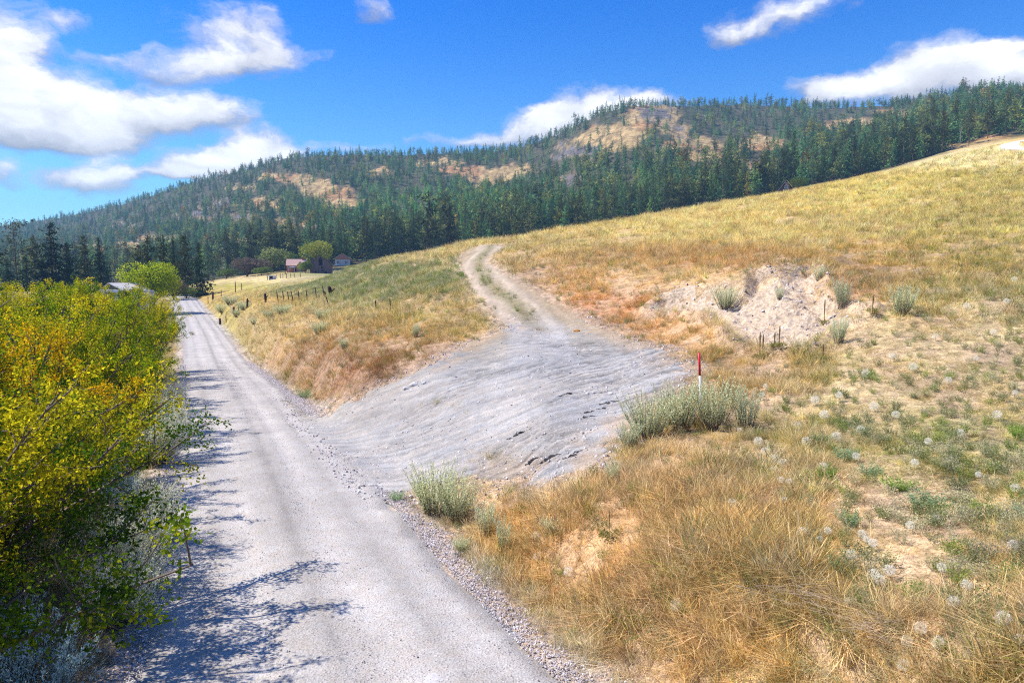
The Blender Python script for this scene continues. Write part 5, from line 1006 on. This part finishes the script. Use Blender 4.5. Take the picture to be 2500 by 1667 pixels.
# ------------------------------------------------------------------ posts and fences
def tubeobj(name, pts, r, mat, parent=None, sides=8):
    v, q = tubes([(np.array(pts, float), np.array(r, float))], sides); k = len(v); capv = np.array([pts[0], pts[-1]], float); V = np.concatenate([v, capv]); s = sides
    tri = [(k, (i + 1) % s, i) for i in range(s)] + [(k + 1, k - s + i, k - s + (i + 1) % s) for i in range(s)]
    return link(name, make_mesh(name, V, q, tri, None, True, [mat]), parent)
POST = plain('dark_post_wood', lin(74, 56, 50) * .8, .95, .4, 10, (4, 4, 1)); WIRE = plain('rusty_wire', lin(110, 90, 80) * .6, .7)
RED = plain('red_paint', np.array([.62, .015, .03]), .45, .06, 3, spec=.4); WHITE = plain('white_paint', np.array([.72, .73, .76]), .5, .08, 4, spec=.4)
def posts():
    x, y, z = ground(1611, 968); h = 1.74; o = empty('marker_post', (x, y, z)); tag(o, 'thin marker post, red above and white below, rising from sagebrush', 'marker')
    lx = -.10; w = .027
    a = tubeobj('white_shaft', [(0, 0, -.1), (lx * .68, 0, h * .68)], [w, w], WHITE, o, 12); b = tubeobj('red_sleeve', [(lx * .675, 0, h * .675), (lx, 0, h)], [w * 1.12, w * 1.12], RED, o, 12)
    x, y, z = ground(1594, 975); st = link('survey_stake', None, None, (x, y, z)); tag(st, 'short white survey stake low in the sagebrush', 'stake'); tubeobj('stake', [(0, 0, -.1), (0, .02, .36), (.01, .02, .42)], [.03, .03, .012], WHITE, st, 6)
    x, y, z = ground(1590, 968); st = empty('wooden_stake', (x, y, z)); tag(st, 'weathered wooden stake beside the red and white marker', 'stake'); tubeobj('stake', [(0, 0, -.1), (-.02, 0, .80)], [.028, .024], DEADWOOD, st, 6)
    # leaning posts with sagging wire
    def fence(name, lab, L, hgt, rad, lean, wires=2, fat=()):
        o = empty(name, (0, 0, 0)); tag(o, lab, 'fence'); tops = []
        base = [at(px, Y) for px, Y in L]; bx, by, bz = base[0]; o.location = (bx, by, bz)
        for i, (x, y, z) in enumerate(base):
            g = RG(i * 3 + int(L[0][0])); hh = hgt * g.uniform(.85, 1.1); rr = rad * (2.6 if i in fat else 1); ln = lean * g.uniform(.6, 1.3); q = np.array([x - bx, y - by, z - bz])
            tubeobj('post', [q + (0, 0, -.2), q + (ln * .5 * hh, 0, hh * .5), q + (ln * hh, 0, hh)], [rr, rr * .95, rr * .85], POST, o, 7); tops.append(q + np.array([ln * hh, 0, hh]))
        for k in range(wires):
            f = .92 - k * .35; pts = []
            for i in range(len(tops)): b0 = np.array(base[i]) - (bx, by, bz); pts.append(b0 * (1 - f) + tops[i] * f + (0, -rad, 0)); 
            fine = []
            for i in range(len(pts) - 1):
                for s in (0, .33, .66): fine.append(pts[i] * (1 - s) + pts[i + 1] * s - np.array([0, 0, .06 * math.sin(s * math.pi)]))
            fine.append(pts[-1]); tubeobj('wire', fine, [.006] * len(fine), WIRE, o, 4)
    fence('wire_fence', 'line of leaning dark posts crossing the yellow field', [(640, 84), (652, 86), (664, 84), (674, 83), (688, 82), (706, 80), (727, 78), (745, 76)], 1.35, .06, -.16)
    fence('wire_fence', 'short row of old posts and stumps beyond the road bend', [(506, 108), (520, 107), (538, 105), (548, 100), (556, 100)], 1.1, .07, -.05, 1, (0, 2))
    fence('wire_fence', 'thin post line before the cottage and barn', [(636, 215), (644, 214), (650, 214), (658, 213), (668, 212), (676, 211), (690, 210)], 1.5, .09, 0, 1)
    fence('wire_fence', 'far fence line along the pale field above the road bend', [(478, 150), (489, 152), (508, 156), (541, 160), (555, 162)], 1.7, .08, .03, 1, (1,))
    for px, Y, hh, rr, ln, lab in [(762, 70, 1.05, .20, -.28, 'thick rotten black stump leaning on the knoll slope'), (748, 71, .9, .08, -.1, 'square cut dark post beside the rotten stump'), (735, 73, .7, .05, -.15, 'thin short post left of the square cut one'), (757, 62, .9, .05, -.4, 'thin post leaning hard below the rotten stump'), (611, 88, 1.2, .16, -.10, 'black charred stump at the start of the leaning posts'), (568, 95, 1.4, .15, .05, 'black charred stump beside pale sage'), (898, 46, .9, .035, -.08, 'bent twig like post in the grass of the knoll'), (863, 49, .6, .05, 0, 'short dark peg on the knoll slope'), (541, 158, 2.6, .10, 0, 'tall thin post on the far pale field')]:
        x, y, z = at(px, Y); o = empty('old_post', (x, y, z)); tag(o, lab, 'post'); g = RG(int(px)); tubeobj('shaft', [(0, 0, -.2), (ln * .5 * hh, 0, hh * .45), (ln * .7 * hh, 0, hh * .8), (ln * hh, 0, hh)], [rr, rr * .9, rr, rr * .5], POST, o, 7)
        if rr > .12: tubeobj('stub', [(0, 0, hh * .5), (rr * 1.6, 0, hh * .75)], [rr * .5, rr * .25], POST, o, 6)
    x, y, z = at(655, 262); o = empty('utility_pole', (x, y, z)); tag(o, 'dark utility pole standing before the pale willow', 'pole'); tubeobj('shaft', [(0, 0, -.3), (0, 0, 6.0)], [.17, .12], POST, o); tubeobj('crossarm', [(-.8, 0, 5.5), (.8, 0, 5.5)], [.07, .07], POST, o, 6)
posts()
# ------------------------------------------------------------------ buildings
def boxv(x0, x1, y0, y1, z0, z1):
    V = np.array([(x, y, z) for z in (z0, z1) for y in (y0, y1) for x in (x0, x1)], float); Q = np.array([(0, 2, 3, 1), (4, 5, 7, 6), (0, 1, 5, 4), (1, 3, 7, 5), (3, 2, 6, 7), (2, 0, 4, 6)]); return V, Q
def bobj(name, boxes, mat, parent, xf=None):
    V = []; Q = []; o = 0
    for b in boxes: v, q = boxv(*b); V.append(v); Q.append(q + o); o += 8
    V = np.concatenate(V); V = V if xf is None else xf(V); return link(name, make_mesh(name, V, np.concatenate(Q), None, None, False, [mat]), parent)
def prism(name, prof, y0, y1, mat, parent, swap=False):
    """extrude a closed x,z outline from y0 to y1 (swap: outline in y,z along x)"""
    import bmesh
    bm = bmesh.new(); a = [bm.verts.new((p[0], y0, p[1]) if not swap else (y0, p[0], p[1])) for p in prof]; b = [bm.verts.new((p[0], y1, p[1]) if not swap else (y1, p[0], p[1])) for p in prof]
    bm.faces.new(a); bm.faces.new(b[::-1]); n = len(prof)
    for i in range(n): bm.faces.new((a[i], b[i], b[(i + 1) % n], a[(i + 1) % n]))
    bmesh.ops.recalc_face_normals(bm, faces=bm.faces); me = bpy.data.meshes.new(name); bm.to_mesh(me); bm.free(); me.materials.append(mat); return link(name, me, parent)
def slab(name, p, q, th, y0, y1, mat, parent, swap=False):
    """a roof slope from p to q (x,z) of thickness th"""
    d = np.array(q, float) - p; nrm = np.array([-d[1], d[0]]) / np.hypot(*d) * th
    if nrm[1] < 0: nrm = -nrm
    P = [tuple(p), tuple(q), tuple(q + nrm), tuple(np.array(p) + nrm)]; return prism(name, P, y0, y1, mat, parent, swap)
GLASS = plain('dark_window_glass', np.array([.03, .04, .06]), .1, .05, spec=.6)
def window(parent, x, z, w, h, y, frame, nx=2, nz=2):
    t = .07; bx = [(x - w / 2 - t, x + w / 2 + t, y - .05, y + .02, z - t, z), (x - w / 2 - t, x + w / 2 + t, y - .05, y + .02, z + h, z + h + t), (x - w / 2 - t, x - w / 2, y - .05, y + .02, z, z + h), (x + w / 2, x + w / 2 + t, y - .05, y + .02, z, z + h)]
    for i in range(1, nx): q = x - w / 2 + w * i / nx; bx.append((q - .035, q + .035, y - .04, y + .02, z, z + h))
    for i in range(1, nz): q = z + h * i / nz; bx.append((x - w / 2, x + w / 2, y - .038, y + .02, q - .035, q + .035))
    f = bobj('window', bx, frame, parent); bobj('pane', [(x - w / 2, x + w / 2, y - .015, y + .02, z, z + h)], GLASS, f); return f
def buildings():
    dk = plain('old_barn_board', lin(136, 110, 108) * .8, .95, .3, 2, (8, 8, .6)); dark_fill = plain('painted_interior_dark', np.array([.008, .008, .012]), 1, 0); salmon = plain('salmon_shingles', lin(208, 170, 156) * .8, .9, .15, 3, (3, 3, 6)); brickc = plain('orange_brick_wall', lin(206, 128, 88) * .8, .9, .2, 4, (1, 1, 4))  # near-black colour painted in for unlit interiors
    whitew = plain('whitewashed_wall', lin(226, 226, 230) * .85, .8, .06); pale = plain('pale_roof_metal', lin(226, 216, 206) * .85, .5, .08, spec=.5); tan = plain('tan_siding', lin(186, 150, 110) * .8, .9, .15); pink = plain('pink_gable_boards', lin(190, 134, 122) * .8, .9, .12, 4, (1, 1, 6)); blue = plain('pale_blue_siding', lin(196, 208, 220) * .85, .8, .08); brk = plain('chimney_brick', lin(176, 104, 88) * .8, .95, .2, 9); dwood = plain('dark_cabin_logs', lin(60, 44, 52) * .8, .95, .3); white = WHITE; greyd = plain('grey_trim', lin(120, 116, 126) * .8, .8, .1)
    # barn: broken pitch, tall hay opening filled by a panel painted dark for shade
    x, y, z = at(737, 272); z -= .2; s = 272 / FPX; o = empty('barn', (x, y, z), .22); tag(o, 'old dark board barn with a tall open hay door in its gable', 'barn')
    hw, ev, br, ap_ = 24 * s, 20 * s, 32 * s, 39 * s; bw = 15 * s; dp = 11
    # front wall built as upright boards
    n = 18; xs = np.linspace(-hw, hw, n + 1); bme = {}
    topz = lambda q: np.interp(abs(q), [0, bw, hw], [ap_, br, ev])
    wall = prism('wall', [(-hw, -.5), (hw, -.5), (hw, ev), (bw, br), (0, ap_), (-bw, br), (-hw, ev)], .12, dp, dk, o)
    for i in range(n):
        c = (xs[i] + xs[i + 1]) / 2; g = RG(i); w = (xs[i + 1] - xs[i]) * .92 / 2; zt = min(topz(c - w), topz(c + w)) - .04; off = g.uniform(0, .04)
        z0 = -.3
        if abs(c) < 3.6 * s * 1.25: 
            bobj('board', [(c - w, c + w, -off, .1, z0, 18 * s)], dk, wall); continue
        bobj('board', [(c - w, c + w, -off, .1, z0, zt)], dk, wall)
    hd = prism('hay_door_dark', [(-4 * s, 19 * s), (4 * s, 19 * s), (4 * s, 33 * s), (0, 37.5 * s), (-4 * s, 33 * s)], .02, .119, dark_fill, o)
    bobj('loft_door', [(.5 * s, 5.5 * s, -.08, -.045, 12 * s, 16 * s)], dark_fill, o); bobj('low_door', [(-13 * s, -9 * s, -.08, -.045, 0, 6 * s)], dark_fill, o); bobj('low_door', [(9 * s, 13 * s, -.08, -.045, 0, 6 * s)], dark_fill, o); bobj('hatch', [(1 * s, 6 * s, -.09, -.046, 6 * s, 9 * s)], dark_fill, o); bobj('beam', [(-hw, hw, -.12, -.05, 10 * s, 10.6 * s)], greyd, o)  # doors and hatch are black panels, shade of the openings painted on
    r = slab('roof', np.array([0, ap_]), (bw, br), .15, -.5, dp + .3, greyd, o); slab('roof', np.array([0, ap_]), (-bw, br), .15, -.5, dp + .3, greyd, o); slab('roof', np.array([bw, br]), (hw + .35, ev - .3), .15, -.5, dp + .3, greyd, o); slab('roof', np.array([-bw, br]), (-hw - .35, ev - .3), .15, -.5, dp + .3, greyd, o)
    # cottage with salmon roof, cross gable and porch
    x, y, z = at(681, 285); z -= .2; s = 285 / FPX; o = empty('cottage', (x, y, z), .25); tag(o, 'brick cottage with salmon roof, chimney and a white porch roof', 'house')
    L = 21 * s; dp = 5.5; ev = 17 * s; rg = 30 * s
    bobj('wall', [(-L, L, 0, dp, -.6, ev)], brickc, o)
    prism('gable_wall', [(0, ev), (dp, ev), (dp / 2, rg - .2)], -L, -L + .15, brickc, o, True); prism('gable_wall', [(0, ev), (dp, ev), (dp / 2, rg - .2)], L - .15, L, brickc, o, True)
    rf = slab('roof', np.array([-.45, ev - .35]), (dp / 2, rg), .14, -L - .3, L + .3, salmon, o, True); slab('roof', np.array([dp + .45, ev - .35]), (dp / 2, rg), .14, -L - .3, L + .3, salmon, o, True)
    bobj('chimney', [(L - 1.6, L - .6, dp / 2 - .5, dp / 2 + .5, ev, rg + .9)], brk, o)
    gx = 9 * s; gw = 8.5 * s; prism('cross_gable', [(gx - gw, -.5), (gx + gw, -.5), (gx + gw, 12 * s), (gx, 24 * s), (gx - gw, 12 * s)], -2.2, dp / 2 - .5, tan, o)
    slab('gable_roof', np.array([gx, 24 * s]), (gx + gw + .3, 12 * s - .25), .13, -2.6, dp / 2 - .3, pale, o); slab('gable_roof', np.array([gx, 24 * s]), (gx - gw - .3, 12 * s - .25), .13, -2.6, dp / 2 - .3, pale, o)
    window(o, gx, 4 * s, 1.0, 1.3, -2.2, white); window(o, -L + 5 * s, 7 * s, .8, 1.2, 0, white)
    bobj('door', [(-4.2 * s, -1.4 * s, -.05, .03, 0, 11 * s)], dark_fill, o); prism('porch_roof', [(-L + 4 * s, 10.5 * s), (gx - gw, 10.5 * s), (-L + 14 * s, 14 * s)], -3.2, -.2, white, o)
    for q in (-L + 5 * s, gx - gw - .8): bobj('porch_post', [(q, q + .14, -3.1, -2.96, -.4, 10.5 * s)], white, o)
    # pale house behind, low pink gable
    x, y, z = at(787, 318); zb = p2z(640, 318); s = 318 / FPX; o = empty('gable_house', (x, y, float(zb)), .22); tag(o, 'pale blue house with a low pink gable behind the barn', 'house')
    hw = 17 * s; bobj('wall', [(-hw, hw, 0, 8, -2, 44 * s)], blue, o); prism('gable', [(-hw - .5, 44 * s), (hw + .5, 44 * s), (0, 56 * s)], -.3, 8, pink, o)
    slab('roof', np.array([0, 56.5 * s]), (hw + .9, 43.5 * s), .15, -.7, 8.6, pale, o); slab('roof', np.array([0, 56.5 * s]), (-hw - .9, 43.5 * s), .15, -.7, 8.6, pale, o)
    window(o, -2.0, 34 * s, 1.2, 1.2, 0, white); window(o, 1.6, 34 * s, 1.2, 1.2, 0, white); bobj('balcony', [(-hw - .6, -hw + 2, -1.2, 0, 30 * s, 31 * s)], white, o)
    # white roofed house behind the hedge
    x, y, z = at(252, 118); s = 118 / FPX; o = empty('white_roof_house', (x, y, z), -.15); tag(o, 'low house with pale grey gable roof showing above the hedge', 'house')
    top = p2z(651, 118) - z; e = p2z(667, 118) - z
    bobj('wall', [(-1.6, 3.4, .4, 7, -.5, e)], whitew, o); prism('gable', [(-1.6, e), (1.6, e), (0, top - .1)], .38, .55, greyd, o)
    slab('roof', np.array([0, top]), (-2.1, e - .25), .12, -.1, 7.3, pale, o); slab('roof', np.array([0, top]), (3.6, e - .5), .12, -.1, 7.3, pale, o); window(o, 0, e - 1.4, .9, .9, .4, white)
    x, y, z = at(232, 105); s = 105 / FPX; o = empty('carport', (x, y, z), -.1); tag(o, 'white flat roofed carport on slim posts behind the hedge', 'carport'); e = p2z(668, 105) - z
    bobj('roof', [(-3.0, 2.9, 0, 4.5, e - .1, e + .14)], pale, o); bobj('fascia', [(-3.05, 2.95, -.06, -.003, e - .2, e + .16)], white, o)
    for q in (-2.8, -2.3, 0, 2.6): bobj('post', [(q, q + .14, .1, .24, -.4, e - .102)], white, o)
    bobj('back_wall', [(-3, 2.9, 4.3, 4.45, -.4, e - .102)], blue, o)
    x, y, z = at(290, 112); o = empty('white_shed', (x, y, z)); tag(o, 'small white roofed shed under the round willow', 'shed'); e = p2z(676, 112) - z; bobj('wall', [(-1.8, 1.8, 0, 3, -.4, e)], blue, o); bobj('roof', [(-2.1, 2.1, -.3, 3.3, e + .002, e + .2)], pale, o); window(o, 0, e - 1.2, .8, .8, 0, white)
    # little open shelter in the field
    x, y, z = at(621, 208); s = 208 / FPX; o = empty('field_shelter', (x, y, z)); tag(o, 'small open field shelter with a white flat roof', 'shelter'); bobj('roof', [(-8.5 * s, 8.5 * s, -.2, 2.6, 9 * s, 10.4 * s)], white, o); bobj('back_wall', [(-7 * s, 7 * s, 2.2, 2.35, -.3, 8.99 * s)], dark_fill, o); bobj('side_wall', [(5.6 * s, 7 * s, 0, 2.19, -.3, 8.99 * s)], whitew, o); bobj('trough', [(-3 * s, 2.5 * s, .4, 1.2, 0, 3.5 * s)], blue, o)  # back wall coloured near black to paint in the shelter's inner shade
    for q in (-7 * s, -3 * s): bobj('post', [(q, q + .16, 0, .16, -.3, 8.99 * s)], greyd, o)
    # timber cabin with a window wall, far up on the hillside edge
    Y = 300; x, y, z = at(1804, Y); zb = float(p2z(444, Y)); s = Y / FPX; o = empty('timber_cabin', (x, y, zb), -.42); tag(o, 'dark timber cabin with a gridded gable window above the hillside crest', 'cabin')
    prism('wall', [(-13 * s, -4), (11 * s, -4), (11 * s, 16 * s), (2 * s, 28 * s), (-13 * s, 8 * s)], 0, 8, dwood, o); slab('roof', np.array([2 * s, 28.3 * s]), (-15 * s, 6 * s), .2, -.6, 8.4, greyd, o); slab('roof', np.array([2 * s, 28.3 * s]), (13.5 * s, 13 * s), .2, -.6, 8.4, tan, o)
    window(o, 2.5 * s, 12 * s, 9 * s, 5 * s, 0, white, 3, 1); window(o, 2.5 * s, 18.5 * s, 5 * s, 4.5 * s, 0, white, 2, 1); window(o, 1 * s, 4 * s, 10 * s, 5 * s, 0, white, 3, 1)
    Y = 330; x, y, z = at(1742, Y); zb = float(p2z(434, Y)); s = Y / FPX; o = empty('grey_house', (x, y, zb), -.36); tag(o, 'half hidden pale house among conifers near the timber cabin', 'house'); bobj('wall', [(-11 * s, 11 * s, 0, 6, -4, 10 * s)], blue, o); slab('roof', np.array([0, 17 * s]), (13 * s, 9 * s), .2, -.6, 6.5, greyd, o); slab('roof', np.array([0, 17 * s]), (-13 * s, 9 * s), .2, -.6, 6.5, greyd, o); prism('gable', [(-11 * s, 10.01 * s), (11 * s, 10.01 * s), (0, 16.8 * s)], .01, 5.9, blue, o); window(o, 4 * s, 3 * s, 5 * s, 5 * s, 0, greyd); window(o, -5 * s, 3 * s, 4 * s, 4 * s, 0, greyd)
    # pale gravel track at the top of the slope
    P = [(2352, 338, 128), (2335, 334, 132), (2322, 331, 136), (2318, 327, 142), (2330, 323, 150), (2352, 320, 158)]
    Vv = []; 
    P = [(2420, 112), (2375, 116), (2345, 120), (2325, 126), (2316, 134), (2322, 144), (2350, 156), (2400, 165)]; px = np.interp(np.linspace(0, 7, 60), range(8), [p[0] for p in P]); yy = np.interp(np.linspace(0, 7, 60), range(8), [p[1] for p in P])
    c = np.array([at(a, b) for a, b in zip(px, yy)]); t = np.gradient(c[:, :2], axis=0); t /= np.linalg.norm(t, axis=1, keepdims=True); nn = np.stack([t[:, 1], -t[:, 0]], 1)
    V = [];
    for k in (-1, -.5, 0, .5, 1): q = c[:, :2] + nn * 1.6 * k; V.append(np.stack([q[:, 0], q[:, 1], terrain(q[:, 0], q[:, 1]) + .12 - .1 * abs(k)], 1))
    V = np.stack(V, 1).reshape(-1, 3); i = np.arange(59)[:, None] * 5; j = np.arange(4)[None]; Q = np.stack([i + j, i + j + 1, i + j + 6, i + j + 5], -1).reshape(-1, 4)
    tag(link('upper_track', make_mesh('upper_track', V, Q, None, None, True, [plain('track_gravel', lin(222, 212, 208) * .8, .95, .12)])), 'pale gravel track curving over the top of the slope', kind='structure')
    # a bird over the right-hand wood
    x, y, z = pdir(2213, 184); k = 400 / y; o = empty('bird', (x * k, 400, H_CAM + z * k)); tag(o, 'small dark bird flying above the treetops', 'bird'); bm_ = plain('bird_feathers', np.array([.02, .02, .025]), .8)
    tubeobj('body', [(-.1, -.5, 0), (0, -.2, .05), (0, .2, .03), (.05, .6, 0)], [.03, .16, .14, .03], bm_, o, 8); 
    for s_ in (-1, 1): bobj('wing', [(.1, 1.0, -.22, .12, -.02, .02)], bm_, o, lambda V, s_=s_: np.stack([V[:, 0] * s_, V[:, 1], V[:, 2] + V[:, 0] * .45], 1))
buildings()

def haze():
    m = bpy.data.materials.new('pale_air'); m.use_nodes = True; nt = m.node_tree; nt.nodes.clear(); o = nt.nodes.new('ShaderNodeOutputMaterial'); v = nt.nodes.new('ShaderNodeVolumePrincipled')
    v.inputs['Color'].default_value = (.36, .66, 1, 1); v.inputs['Density'].default_value = .00023; v.inputs['Anisotropy'].default_value = .0; nt.links.new(v.outputs[0], o.inputs['Volume'])
    V, Q = boxv(-2650, 2650, -2650, 2650, -160, 315); tag(link('haze', make_mesh('haze', V, Q, None, None, False, [m])), 'thin pale blue air over the valley', kind='stuff')
haze()
